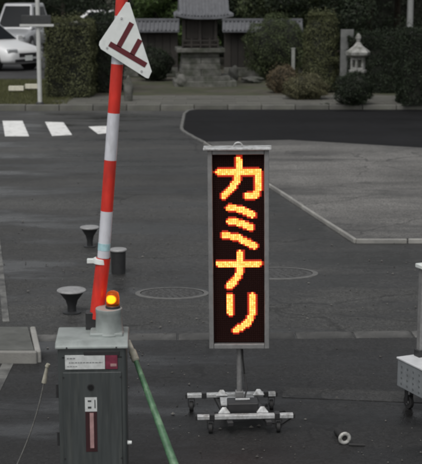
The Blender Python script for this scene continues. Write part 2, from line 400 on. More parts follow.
for c in range(24):
    for r in range(96):
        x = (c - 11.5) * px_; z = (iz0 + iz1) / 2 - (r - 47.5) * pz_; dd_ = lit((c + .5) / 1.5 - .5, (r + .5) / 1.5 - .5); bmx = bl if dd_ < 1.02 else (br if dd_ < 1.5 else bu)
        rad = .00695
        rings = []
        for rr, yy in ((rad, -.0090), (rad * .78, -.0105), (0.0, -.0115)):
            if rr == 0: rings.append([bmx.verts.new((x, yy, z))])
            else: rings.append([bmx.verts.new((x + rr * sx_q, yy, z + rr * sz_q)) for sx_q, sz_q in ((1, 1), (-1, 1), (-1, -1), (1, -1))])
        for k in range(4):
            j = (k + 1) % 4
            bmx.faces.new((rings[0][k], rings[0][j], rings[1][j], rings[1][k])); bmx.faces.new((rings[1][k], rings[1][j], rings[2][0]))
M_LEDRIM = mat('led_lit_rim', (.3, .05, .02), .4, emit=(1.0, .11, .009), estr=2.4)
lo_ = obj('lit_led_dots', bl, M_LED, board); lo_.data.materials.append(M_LEDRIM)
for p_ in lo_.data.polygons: p_.material_index = 1 if len(p_.vertices) == 4 else 0
tag(lo_, 'glowing orange LED dots forming four vertical katakana characters', kind='stuff')
tag(obj('red_halo_led_dots', br, mat('led_red_halo', (.12, .01, .006), .45, emit=(1.0, .035, .004), estr=.30), board), 'painted red glow halo on the LED dots edging the bright strokes', kind='stuff')  # glow halo round the bright strokes, imitated by dim red emission
tag(obj('unlit_led_dots', bu, M_LEDOFF, board), kind='stuff')
# pole and wheeled base
part('pole', M_ALU, lambda b: cyl(b, (0, .03, .10), (0, .03, zb + .03), .019, n=20), smooth=False)
base_rot = Matrix.Rotation(R(3.5), 4, 'Z')
def bpart(name, m, c, s, bevel=.004, parent=sign, rz=0):
    bm = NB(); box(bm, c, s, Matrix.Rotation(rz, 3, 'Z')); bmesh.ops.transform(bm, matrix=base_rot, verts=bm.verts[:])
    return obj(name, bm, m, parent, bevel=bevel)
ZR = .115
for y, x0, x1 in ((.235, -.36, .27), (-.235, -.30, .35)):
    bpart('cross_rail', M_STEEL, ((x0 + x1) / 2, y, ZR), (x1 - x0, .045, .028))
    for x in (x0, x1): bpart('rail_end_cap', M_BLACKRUB, (x + (.006 if x > 0 else -.006), y, ZR), (.012, .047, .030), .002)
for x in (-.115, .145):
    bm = NB(); box(bm, (0, 0, 0), (.04, .62, .03)); bmesh.ops.transform(bm, matrix=Matrix.Translation((x, 0, ZR - .032)) @ Matrix.Rotation(R(7), 4, 'Z'), verts=bm.verts[:])
    bmesh.ops.transform(bm, matrix=base_rot, verts=bm.verts[:]); obj('base_rail', bm, M_BLACKMET, sign, bevel=.004)
    for y in (.19, -.19):
        bm = NB()
        v = [bm.verts.new(q) for q in ((x - .04 , y - .012, ZR + .012), (x + .04, y - .012, ZR + .012), (x + .012, y + .004, ZR + .05), (x - .04, y + .012, ZR + .012), (x + .04, y + .012, ZR + .012), (x - .012, y + .006, ZR + .05))]
        for f in ((0, 1, 2), (5, 4, 3), (0, 3, 4, 1), (1, 4, 5, 2), (2, 5, 3, 0)): bm.faces.new([v[i] for i in f])
        bmesh.ops.recalc_face_normals(bm, faces=bm.faces[:]); bmesh.ops.transform(bm, matrix=base_rot, verts=bm.verts[:])
        obj('gusset', bm, M_STEEL, sign)
bpart('pole_plate', M_STEEL, (-.01, .06, ZR + .008), (.24, .16, .012), .002)
bpart('pole_socket', M_ALU, (0, .03, ZR + .05), (.055, .055, .09), .004)
bpart('battery_box', M_BLACKMET, (.015, -.105, ZR + .025), (.21, .14, .09), .008)
def bcurve(name, m, pts, r):
    bm = NB(); tube(bm, pts, r, 8); bmesh.ops.transform(bm, matrix=base_rot, verts=bm.verts[:]); return obj(name, bm, m, sign, smooth=True)
bcurve('power_cable', M_BLACKRUB, [(.03, -.07, ZR + .07), (.05, -.03, ZR + .13), (.035, .015, ZR + .22), (.024, .012, ZR + .34), (.022, .012, zb - .02)], .006)
bcurve('loose_cable', M_BLACKRUB, [(.11, -.12, ZR + .03), (.19, -.14, .03), (.28, -.10, .008), (.36, .03, .008), (.33, .17, .008), (.22, .12, .008)], .006)
bpart('battery_handle', M_STEEL, (.015, -.105, ZR + .078), (.10, .018, .012), .003)
for x in (-.24, .20): bpart('rail_clamp', M_BLACKMET, (x, .235, ZR + .003), (.035, .056, .042), .003)
for x in (-.20, .24): bpart('rail_clamp', M_BLACKMET, (x, -.235, ZR + .003), (.035, .056, .042), .003)
def caster(x, y):
    p = base_rot @ Vector((x, y, 0))
    c = empty('caster', p); c.parent = sign
    bm = NB(); cyl(bm, (-.014, 0, .036), (.014, 0, .036), .036, n=20); cyl(bm, (-.017, 0, .036), (.017, 0, .036), .014, n=12); obj('wheel', bm, M_BLACKRUB, c, bevel=.005)
    bm = NB(); box(bm, (-.022, .004, .062), (.004, .03, .06)); box(bm, (.022, .004, .062), (.004, .03, .06)); box(bm, (0, .004, .094), (.05, .05, .006)); obj('fork', bm, M_BLACKMET, c, bevel=.001)
for x, y in ((-.33, .235), (.24, .235), (-.21, -.235), (.25, -.235)): caster(x, y)

# ================================================================== BARRIER GATE
M_CAB = mat('cabinet_grey_green', (.050, .057, .057), .42, var=.22, scale=9, roughvar=.14, bump=.06, bscale=200, col2=(.075, .082, .078), c2scale=14, c2lo=.52, c2hi=.75, stretch=(3, 3, .22))
M_CAP = mat('cabinet_pale_grey', (.285, .315, .305), .5, var=.15, scale=6, col2=(.17, .19, .18), c2scale=7, c2lo=.46, c2hi=.72, bump=.08)
M_RED = mat('reflective_red', (.58, .032, .020), .38, var=.2, scale=16, col2=(.33, .03, .025), c2scale=9, c2lo=.5, c2hi=.72, bump=.12, bscale=70, roughvar=.15, stretch=(1, 1, .35))
M_WHT = mat('reflective_white', (.60, .61, .65), .38, var=.12, scale=16, col2=(.34, .34, .34), c2scale=9, c2lo=.5, c2hi=.72, bump=.12, bscale=70, roughvar=.15, stretch=(1, 1, .35))
M_WPLATE = mat('white_plate', (.74, .77, .75), .45, var=.08, scale=8, col2=(.58, .62, .60), c2scale=9, c2lo=.45, c2hi=.7, bump=.06)
M_MAROON = mat('maroon_paint', (.035, .010, .012), .5, var=.2)
M_TEXT = mat('print_dark', (.05, .055, .055), .6)
M_LABEL = mat('label_white', (.55, .57, .56), .5, var=.15, scale=30)
M_LABELRED = mat('label_dark_red', (.17, .025, .05), .5, var=.3, scale=30)
M_PINK = mat('label_pink', (.36, .22, .215), .5, var=.2, scale=30)
M_HOLE = mat('lock_black', (.006, .006, .006), .4)
CD = 6.97; CW = .385; CDEP = .30
cl, cr_ = P(59, 420, CD), P(127, 420, CD)
cxm = (cl.x + cr_.x) / 2; CT = P(92, 348, CD).z
gate = tag(empty('barrier_gate', (cxm, CD, 0), R(2.5)), 'grey-green barrier cabinet with raised red and white boom and lit orange beacon', 'barrier gate')
def gp(name, m, fn, parent=gate, **k):
    bm = NB(); fn(bm); return obj(name, bm, m, parent, **k)
CW = (cr_.x - cl.x)
cab = gp('cabinet', M_CAB, lambda b: box(b, (0, CDEP / 2, (CT + .05) / 2), (CW, CDEP, CT - .05)), bevel=.018, seg=3)
gp('plinth', M_BLACKMET, lambda b: box(b, (0, CDEP / 2, .026), (CW + .03, CDEP + .03, .052)), bevel=.004)
# pale lid: wedge, higher to the rear
def lid(b):
    w2 = CW / 2 + .012; y0, y1 = -.014, CDEP + .008
    prof = [(y0, CT - .005), (y0, CT + .012), (y0 + .03, CT + .032), (y1 - .03, CT + .046), (y1, CT + .03), (y1, CT - .005)]
    L_ = [b.verts.new((-w2, y, z)) for y, z in prof]; R_ = [b.verts.new((w2, y, z)) for y, z in prof]
    b.faces.new(list(reversed(L_))); b.faces.new(R_)
    for i in range(len(prof)): j = (i + 1) % len(prof); b.faces.new((L_[i], L_[j], R_[j], R_[i]))
    bmesh.ops.recalc_face_normals(b, faces=b.faces[:])
gp('lid', M_CAP, lid, bevel=.008)
gp('vent_strip', M_BLACKMET, lambda b: box(b, (.055, -.002, CT - .032), (CW * .52, .008, .026)), bevel=.002)
gp('seam', M_HOLE, lambda b: box(b, (0, -.0005, CT - .054), (CW - .05, .004, .004)))
def zc(v): return P(92, v, CD).z
def xc(u): return (P(u, 400, CD).x - cxm)
# door panel with hairline gap
door = gp('door', M_CAB, lambda b: box(b, (0, -.003, (zc(372) + .10) / 2), (CW - .055, .008, zc(372) - .10)), bevel=.004)
gp('lock', M_HOLE, lambda b: cyl(b, (xc(91), -.006, zc(387)), (xc(91), -.013, zc(387)), .016, .014, 20), parent=door)
gp('lock_ring', M_BLACKMET, lambda b: cyl(b, (xc(91), -.0055, zc(387)), (xc(91), -.0095, zc(387)), .021, .020, 20), parent=door)
# name plate: pale with two print rows, dark red right end
pl = gp('name_plate', M_LABEL, lambda b: box(b, ((xc(66) + xc(105.5)) / 2, -.003, zc(362)), (xc(105.5) - xc(66), .006, (zc(355) - zc(369)))), bevel=.001)
def prints(b):
    x = xc(68)
    for v, u0, u1, t in ((358, 68, 76, .007), (362.3, 70, 103, .006), (366, 68, 78, .004)):
        u = u0
        while u < u1:
            wd = rnd.uniform(1.2, 3.0); box(b, ((xc(u) + xc(min(u + wd, u1))) / 2, -.0066, zc(v)), (max(.002, xc(min(u + wd, u1)) - xc(u)), .0012, t)); u += wd + .7
tag(gp('print', mat('print_grey', (.22, .23, .23), .6), prints, parent=pl), kind='stuff')
rp = gp('red_label', M_LABELRED, lambda b: box(b, ((xc(106) + xc(118)) / 2, -.003, zc(362)), (xc(118) - xc(106), .006, zc(355) - zc(369))), bevel=.001)
gp('red_label_mark', M_PINK, lambda b: box(b, (xc(114), -.0066, zc(365)), (.034, .0012, .016)), parent=rp)
gp('sticker', M_LABEL, lambda b: box(b, (xc(91), -.0085, zc(404)), (xc(97) - xc(85), .003, zc(397) - zc(411))), parent=door)
def stk(b):
    for u, v, w_, h_ in ((89.6, 400.6, .020, .010), (89.6, 407, .020, .012), (95, 403.5, .006, .050)):
        box(b, (xc(u), -.0104, zc(v)), (w_, .001, h_))
tag(gp('sticker_print', M_TEXT, stk, parent=door), kind='stuff')
gp('slot', M_MAROON, lambda b: box(b, (xc(91), -.0075, zc(431)), (xc(97) - xc(85.5), .003, zc(411.5) - zc(452))), parent=door)
gp('slot_strip', M_PINK, lambda b: box(b, (xc(91.5), -.0098, zc(430)), (.022, .003, zc(413) - zc(448))), parent=door)
gp('side_bolt', M_WPLATE, lambda b: cyl(b, (CW / 2 - .004, .03, zc(445)), (CW / 2 + .024, .03, zc(445)), .013, .010, 12))
for v in (392, 440):
    gp('hinge', M_BLACKMET, lambda b: cyl(b, (-CW / 2 - .006, .03, zc(v) - .04), (-CW / 2 - .006, .03, zc(v) + .04), .009, n=12))
for u, v in ((64, 377), (121, 377), (64, 458), (121, 458)):
    gp('screw', M_BLACKMET, lambda b: cyl(b, (xc(u), -.006, zc(v)), (xc(u), -.0095, zc(v)), .006, .005, 10), parent=door)
for u in (68, 117):
    gp('lid_screw', M_BLACKMET, lambda b: cyl(b, (xc(u), -.013, CT + .005), (xc(u), -.0175, CT + .005), .005, .004, 10))
# head block carrying the beacon
HY = .17; HD = CD + HY
def hx(u, v=320): return P(u, v, HD).x - cxm + HY * math.sin(R(2.5))
zh0 = CT + .03; zh1 = P(110, 308, HD).z
gp('head_block', M_CAP, lambda b: lathe(b, [(.084, zh0), (.086, zh0 + .012), (.078, zh0 + .025), (.074, zh1 - .03), (.076, zh1 - .025), (.076, zh1), (.0, zh1)], 32, (hx(109), HY, 0)), bevel=.003)
gp('head_foot', M_CAP, lambda b: box(b, (hx(106.5), HY + .01, zh0 + .012), (.19, .17, .03)), bevel=.01)
M_BEACON = mat('beacon_orange', (.85, .16, .01), .15, spec=.6, coat=.5)
M_BLAMP = mat('beacon_lamp', (1, .5, .1), .3, emit=(1.0, .36, .03), estr=4.0)
bx_ = hx(113); zbk = zh1
def glass_mat():
    m = bpy.data.materials.new('orange_lens'); m.use_nodes = True; n, l = m.node_tree.nodes, m.node_tree.links
    b = n['Principled BSDF']; b.inputs['Base Color'].default_value = (1, .28, .02, 1); b.inputs['Transmission Weight'].default_value = .9
    b.inputs['Roughness'].default_value = .38; b.inputs['IOR'].default_value = 1.35; return m
bc = gp('beacon', M_BLACKMET, lambda b: lathe(b, [(.042, zbk), (.042, zbk + .012), (.038, zbk + .016), (0, zbk + .016)], 24, (bx_, HY, 0)), bevel=.002)
gp('lens', glass_mat(), lambda b: lathe(b, [(.037, zbk + .016), (.038, zbk + .045), (.036, zbk + .074), (.030, zbk + .091), (.016, zbk + .098), (0, zbk + .0995)], 28, (bx_, HY, 0)), parent=bc, smooth=True)
gp('bulb', M_BLAMP, lambda b: lathe(b, [(0, zbk + .026), (.012, zbk + .03), (.020, zbk + .039), (.0225, zbk + .05), (.020, zbk + .061), (.012, zbk + .07), (0, zbk + .073)], 28, (bx_ - .008, HY - .005, 0)), parent=bc, smooth=True)
# boom
AD = HD + .09
def apt(u, v): return P(u, v, AD)
ax0, ax1 = apt(98.2, 316), apt(122.5, 0)
def along(v, side=0):
    # centre line of the boom at photo height v; lower section set slightly left of the upper one
    if v >= 258: u = 97.6 + (310 - v) * (101.8 - 97.6) / 52 - 0.5
    else: u = 103.4 + (258 - v) * (121.8 - 103.4) / 258
    return Vector((apt(u, v).x - cxm, AD - CD, apt(u, v).z))
arm = empty('boom', (0, 0, 0)); arm.parent = gate; arm.rotation_euler = (0, 0, R(-2.5))
def seg(v0, v1, m, r0, r1, name):
    bm = NB(); cyl(bm, along(v0), along(v1), r0, r1, 24, cap=False); o = obj(name, bm, m, arm, smooth=False); o.data.shade_smooth(); return o
vals = [318, 257.5, 211, 160, 113, 64, 16, -34, -84, -136, -190, -246, -304, -364]
for i, (v0, v1) in enumerate(zip(vals, vals[1:])):
    k = i / (len(vals) - 1); r0 = .041 if i == 0 else .0355 - .004 * k
    seg(v0, v1, M_RED if i % 2 == 0 else M_WHT, r0, (.041 if i == 0 else r0 - .0003), 'red_band' if i % 2 == 0 else 'white_band')
bm = NB(); cyl(bm, along(-364), along(-368), .036, .03, 20); obj('end_cap', bm, M_BLACKMET, arm)
bm = NB(); j0 = along(263.5); j1 = along(258.2); cyl(bm, j0, j1, .046, .044, 20); box(bm, (j0 + j1) / 2 + Vector((-.055, 0, 0)), (.05, .03, .026)); obj('joint_clamp', bm, M_WPLATE, arm, bevel=.003)
bm = NB(); cyl(bm, along(250), along(243), .0362, .0362, 20); obj('blue_sticker', bm, mat('sticker_cyan', (.36, .56, .60), .5, var=.2), arm)
# pivot: disc and bracket behind the head
pv = along(318)
gp('pivot_bracket', M_BLACKMET, lambda b: box(b, (pv.x, AD - CD, (CT + pv.z) / 2 + .01), (.10, .07, pv.z - CT + .06)), bevel=.006)

# plate with the stop character, fixed to the boom
FD = AD - .055
def fp(u, v, dy=0): q = P(u, v, FD); return Vector((q.x, FD + dy, q.z))
corners = [(126.2, 2.0), (129.6, 2.6), (151.8, 71.5), (148.6, 78.6), (146, 78.0), (100.8, 49.0), (98.9, 45.0), (99.6, 41.5)]
cen = fp(128, 42)
plate = tag(empty('stop_plate', cen), 'white slanted plate with a dark red stop character clipped to the boom', 'sign plate')
def poly_slab(b, px, t, y):
    f_ = [b.verts.new(fp(u, v) - cen + Vector((0, y, 0))) for u, v in px]; k_ = [b.verts.new(fp(u, v) - cen + Vector((0, y + t, 0))) for u, v in px]
    b.faces.new(f_); b.faces.new(list(reversed(k_)))
    for i in range(len(px)): j = (i + 1) % len(px); b.faces.new((f_[i], k_[i], k_[j], f_[j]))
    bmesh.ops.recalc_face_normals(b, faces=b.faces[:])
bm = NB(); poly_slab(bm, corners, .006, 0); obj('panel', bm, M_WPLATE, plate, bevel=.0015)
def bar(name, a, b_, wd):
    a, b_ = Vector(a), Vector(b_); d = (b_ - a).normalized(); s = Vector((-d.y, d.x)) * wd / 2
    bm = NB(); poly_slab(bm, [a + s, b_ + s, b_ - s, a - s], .002, -.0018); return obj(name, bm, mat('character_dark_red', (.105, .010, .016), .5, var=.15), plate)
bar('character_stroke', (109.5, 43.6), (146, 65.2), 5.4)
bm = None
def bar2(a, b_, wd, y):
    a, b_ = Vector(a), Vector(b_); d = (b_ - a).normalized(); s = Vector((-d.y, d.x)) * wd / 2
    bm = NB(); poly_slab(bm, [a + s, b_ + s, b_ - s, a - s], .002, y); return obj('character_stroke', bm, MATS['character_dark_red'], plate)
bar2((118.6, 46.7), (131.8, 22.8), 5.2, -.0018); bar2((132.0, 54.6), (140.2, 39.6), 5.2, -.0018)
for v in (30, 50):
    q = fp(114 + (72 - v) * .08, v) - cen; bm = NB(); box(bm, (q.x, .03, q.z), (.10, .05, .025)); obj('clamp', bm, M_BLACKMET, plate, bevel=.003)
for u, v in ((121.5, 18), (107, 47.5), (141.5, 71)):
    q = fp(u, v) - cen; bm = NB(); cyl(bm, q + Vector((0, .001, 0)), q + Vector((0, -.005, 0)), .007, .006, 10); obj('bolt', bm, M_STEEL, plate)

# green stake leaning on the cabinet
M_GREEN = mat('green_plastic', (.065, .15, .08), .5, var=.3, scale=22, col2=(.15, .24, .15), c2scale=11, c2lo=.5, c2hi=.7, bump=.15, bscale=60)
M_CREAM = mat('cream_plastic', (.45, .43, .36), .55, var=.25, scale=25, col2=(.25, .24, .19), c2scale=9)
top = P(128.5, 341, 7.32); foot = P(213, 566, 6.25); foot.z = .0
g_ = tag(empty('green_stake', foot), 'tapered green stake with cream tip leaning against the barrier cabinet', 'stake')
d = top - foot
bm = NB(); tube(bm, [d * t for t in (0, .25, .5, .75, .9)], [.032, .028, .0235, .0185, .0145], 12); obj('shaft', bm, M_GREEN, g_, smooth=True)
bm = NB(); tube(bm, [d * t for t in (.9, .905, .95, .955, 1.0)], [.0145, .023, .022, .015, .012], 12); obj('tip', bm, M_CREAM, g_, smooth=True)

# thin wire rod with clip left of the cabinet
t_ = P(47, 367, 7.5); f_ = G(11, 478)
rod = tag(empty('wire_rod', (f_.x, f_.y, 0)), 'thin wire rod with a pale clip at its tip left of barrier cabinet', 'rod')
d = t_ - Vector((f_.x, f_.y, 0))
pts = [d * t + Vector((.03 * math.sin(t * math.pi), 0, 0)) for t in [k / 10 for k in range(11)]]
bm = NB(); tube(bm, pts, .0045, 8); obj('wire', bm, mat('wire_grey', (.20, .20, .19), .5, .5, var=.4, scale=30), rod, smooth=True)
bm = NB(); cyl(bm, pts[9] + Vector((-.006, 0, -.03)), pts[10], .016, .009, 10); cyl(bm, pts[10], pts[10] + Vector((.01, 0, .02)), .015, .012, 10); obj('clip', bm, M_CREAM, rod, bevel=.002)
bm = NB(); lathe(bm, [(.04, 0), (.04, .01), (.015, .02), (0, .02)], 16); obj('foot', bm, M_BLACKMET, rod)

# ================================================================== LOW BOLLARDS
M_BOLCAP = mat('bollard_cap', (.31, .31, .31), .5, .2, var=.2, scale=20)
M_BOLBODY = mat('bollard_body', (.022, .023, .024), .5, var=.25, bump=.1)
def bollard(c, r, h, prof, lab):
    t = tag(empty('low_bollard', (c.x, c.y, 0)), lab, 'bollard', 'low round bollards behind the barrier')
    bm = NB(); lathe(bm, [(a * r, z * h) for a, z in prof], 24); obj('stem', bm, M_BOLBODY, t, smooth=False).data.shade_smooth()
    bm = NB(); lathe(bm, [(.90 * r, h * .90), (r, h * .93), (r, h * .97), (.93 * r, h), (.6 * r, h * 1.01), (0, h * 1.015)], 32); obj('cap', bm, M_BOLCAP, t, bevel=.003)
    bm = NB(); lathe(bm, [(.62 * r, 0), (.62 * r, .012), (.4 * r, .02), (0, .02)], 24); obj('base_flange', bm, M_BOLBODY, t)
FL = [(.30, 0), (.30, .3), (.42, .55), (.72, .78), (.86, .9)]
bollard(G(90, 247), .112, .24, FL, 'small flared black bollard with pale cap, farthest of the three behind boom')
bollard(G(118.5, 273), .092, .26, [(.80, 0), (.82, .3), (.86, .9)], 'drum-shaped black bollard with pale cap right of the boom')
bollard(G(72, 313), .135, .225, FL, 'widest flared black bollard with pale cap, just behind cabinet')

# ================================================================== CART at the right edge
M_CART = mat('cart_grey', (.20, .215, .225), .5, var=.2, scale=12, bump=.08)
M_CARTTOP = mat('cart_top_pale', (.58, .59, .60), .45, var=.12, scale=10)
k0 = G(397.5, 357, .37)
cart = tag(empty('equipment_cart', (k0.x, k0.y, 0), R(-66)), 'pale grey boxy cart on casters with upright post, cut by right frame edge', 'cart')
def cp(name, m, fn, **k): bm = NB(); fn(bm); return obj(name, bm, m, cart, **k)
LC, WC = .75, .5                       # local x runs along the left side towards the viewer, local y to the right
cp('box_body', M_CART, lambda b: box(b, (LC / 2, WC / 2, .255), (LC, WC, .20)), bevel=.008)
cp('top_plate', M_CARTTOP, lambda b: box(b, (LC / 2, WC / 2, .364), (LC + .012, WC + .012, .014)), bevel=.004)
for i in range(5):
    for j in range(3):
        pass
def holes(b):
    for i in range(9):
        for j in range(4): cyl(b, (.06 + i * .075, -.0005, .19 + j * .042), (.06 + i * .075, -.003, .19 + j * .042), .008, n=8)
tag(cp('perforation', mat('perforation_dark', (.11, .12, .125), .6), holes), kind='stuff')
def ccast(x, y):
    c = empty('caster', (x, y, 0)); c.parent = cart
    bm = NB(); cyl(bm, (0, -.014, .05), (0, .014, .05), .05, n=20); obj('wheel', bm, M_BLACKRUB, c, bevel=.005)
    bm = NB(); cyl(bm, (0, -.018, .05), (0, .018, .05), .018, n=14); obj('hub', bm, M_STEEL, c)
    bm = NB(); box(bm, (0, -.022, .09), (.04, .004, .10)); box(bm, (0, .022, .09), (.04, .004, .10)); box(bm, (0, 0, .146), (.06, .06, .008)); obj('fork', bm, M_BLACKMET, c)
for x, y in ((.07, .06), (LC - .07, .06), (.07, WC - .06), (LC - .07, WC - .06)): ccast(x, y)
pp = P(421, 340, k0.y + .02)
inv = Matrix.Rotation(R(66), 3, 'Z') @ (Vector((pp.x, pp.y, 0)) - Vector((k0.x, k0.y, 0)))
zp = P(421, 268, k0.y + .02).z
cp('post', M_ALU, lambda b: box(b, (inv.x, inv.y, (.37 + zp) / 2), (.045, .045, zp - .37)), bevel=.004)
cp('post_cap', M_WPLATE, lambda b: box(b, (inv.x + .02, inv.y, zp + .016), (.12, .09, .032)), bevel=.008)
cp('post_collar', M_BLACKMET, lambda b: box(b, (inv.x, inv.y, .395), (.07, .07, .05)), bevel=.004)

# small white ring lying upright on the asphalt
rc = G(344.5, 445)
ring = tag(empty('ring_coupling', (rc.x, rc.y, 0), R(12)), 'small white ring coupling with dark stub lying on asphalt right of sign', 'coupling')
bm = NB(); n1, n2 = 24, 10
vs = [[bm.verts.new(((.031 + .013 * math.cos(b_)) * math.cos(a_), .013 * math.sin(b_), .046 + (.031 + .013 * math.cos(b_)) * math.sin(a_))) for b_ in [2 * math.pi * j / n2 for j in range(n2)]] for a_ in [2 * math.pi * i / n1 for i in range(n1)]]
for i in range(n1):
    for j in range(n2): bm.faces.new((vs[i][j], vs[(i + 1) % n1][j], vs[(i + 1) % n1][(j + 1) % n2], vs[i][(j + 1) % n2]))
obj('ring', bm, mat('dirty_white', (.42, .42, .40), .6, var=.3, scale=40, col2=(.2, .2, .18), c2scale=30, c2lo=.45, c2hi=.65), ring, smooth=True)
bm = NB(); cyl(bm, (0, .006, .046), (.01, .20, .026), .027, .024, 16); obj('stub', bm, M_BLACKRUB, ring, bevel=.003)
bm = NB(); cyl(bm, (.02, -.03, .012), (.12, -.06, .010), .011, .009, 10); obj('loose_end', bm, M_BLACKRUB, ring)

# ================================================================== BACKGROUND
def leaves(name, centers, normals, size, m, parent, jit=.8, asp=.6):
    n = len(centers); rg = np.random.default_rng(abs(hash(name + str(n))) % 1000 if False else n % 997 + 3)
    c = np.asarray(centers, float); nn = np.asarray(normals, float) + rg.normal(0, jit, (n, 3)); nn /= np.linalg.norm(nn, axis=1)[:, None]
    t = rg.normal(0, 1, (n, 3)); t -= (t * nn).sum(1)[:, None] * nn; t /= np.linalg.norm(t, axis=1)[:, None]; b = np.cross(nn, t)
    s = size * rg.uniform(.6, 1.3, (n, 1))
    V = np.stack([c - t * s, c + b * s * asp * .5 + nn * s * .12, c + t * s, c - b * s * asp * .5 + nn * s * .12], 1).reshape(-1, 3)
    me = bpy.data.meshes.new(name); me.vertices.add(4 * n); me.vertices.foreach_set('co', V.ravel())
    me.loops.add(4 * n); me.loops.foreach_set('vertex_index', np.arange(4 * n, dtype=np.int32))
    me.polygons.add(n); me.polygons.foreach_set('loop_start', np.arange(0, 4 * n, 4, dtype=np.int32)); me.polygons.foreach_set('loop_total', np.full(n, 4, dtype=np.int32))
    me.update(calc_edges=True); me.validate(); me.materials.append(m)
    o = bpy.data.objects.new(name, me); COL.objects.link(o); o.parent = parent
    return o
def leafmat(name, col): return mat(name, tuple(.8 * c for c in col), .6, island=.55, trans=.2, var=.5, scale=2.6, spec=.25)
L_OLIVE = leafmat('leaf_olive', (.108, .118, .056)); L_DARK = leafmat('leaf_dark', (.028, .04, .022)); L_MID = leafmat('leaf_mid', (.082, .105, .048))
L_BROWN = leafmat('leaf_brown', (.17, .135, .085)); L_DOME = leafmat('leaf_dome', (.155, .15, .085)); L_FRESH = leafmat('leaf_fresh', (.075, .12, .035)); L_GREY = leafmat('leaf_grey', (.06, .075, .05))
M_BARK = mat('bark', (.05, .04, .03), .95, var=.4, scale=8, bump=.8, bscale=25)
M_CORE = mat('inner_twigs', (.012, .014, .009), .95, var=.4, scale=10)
def surf_pts(n, rad, shape, rg):
    """points and normals near the surface of a lumpy ellipsoid / box / column sitting on z=0"""
    if shape == 'ball':
        d = rg.normal(0, 1, (n, 3)); d /= np.linalg.norm(d, axis=1)[:, None]
        lump = 1 + .09 * np.sin(d[:, 0] * 6 + 1) * np.cos(d[:, 1] * 5) + .06 * np.sin(d[:, 2] * 11 + d[:, 0] * 7)
        k = lump * (1 - np.abs(rg.normal(0, .07, n)) + rg.uniform(0, .05, n))
        p = d * k[:, None] * np.array(rad); p[:, 2] += rad[2] * .95; return p, d
    if shape == 'column':
        a = rg.uniform(0, 2 * math.pi, n); z = rg.uniform(0.02, 1, n); top = rg.uniform(0, 1, n) < .15
        prof = np.clip(1.0 - .28 * z ** 2.5, 0, 1) * np.where(z > .93, np.sqrt(np.clip((1.02 - z) / .09, 0, 1)), 1)
        k = np.where(top, np.sqrt(rg.uniform(0, .6, n)), 1 - np.abs(rg.normal(0, .06, n))) + .05 * np.sin(a * 5 + z * 9)
        p = np.stack([np.cos(a) * prof * k * rad[0], np.sin(a) * prof * k * rad[1], np.where(top, .96 + .04 * (1 - k), z) * rad[2] * 2], 1)
        d = np.stack([np.cos(a), np.sin(a), np.where(top, 3, .2)], 1); d /= np.linalg.norm(d, axis=1)[:, None]; return p, d
    # box
    hx_, hy_, H2 = rad[0], rad[1], rad[2] * 2
    ar = np.array([2 * hx_ * H2, 2 * hx_ * H2, 2 * hy_ * H2, 2 * hy_ * H2, 4 * hx_ * hy_ * 1.3]); f = rg.choice(5, n, p=ar / ar.sum())
    u, v = rg.uniform(-1, 1, n), rg.uniform(0, 1, n); w_ = rg.uniform(-1, 1, n)
    ins = 1 - np.abs(rg.normal(0, .05, n)) + .03 * np.sin(u * 9) * np.cos(v * 8)
    x = np.where(f < 2, u * hx_, np.where(f < 4, np.where(f == 2, -1, 1) * hx_ * ins, u * hx_))
    y = np.where(f < 2, np.where(f == 0, -1, 1) * hy_ * ins, np.where(f < 4, u * hy_, w_ * hy_))
    z = np.where(f < 4, v * H2, H2 * (1 - np.abs(rg.normal(0, .02, n)) + .015 * np.sin(u * 7 + w_ * 3)))
    edge = np.maximum(np.abs(x) / hx_, np.abs(y) / hy_); z = np.where(z > .9 * H2, z - .06 * H2 * np.clip(edge - .8, 0, 1) * 3, z)
    d = np.zeros((n, 3)); d[:, 1] = np.where(f == 0, -1, np.where(f == 1, 1, 0)); d[:, 0] = np.where(f == 2, -1, np.where(f == 3, 1, 0)); d[:, 2] = np.where(f == 4, 1, .15)
    return np.stack([x, y, z], 1), d
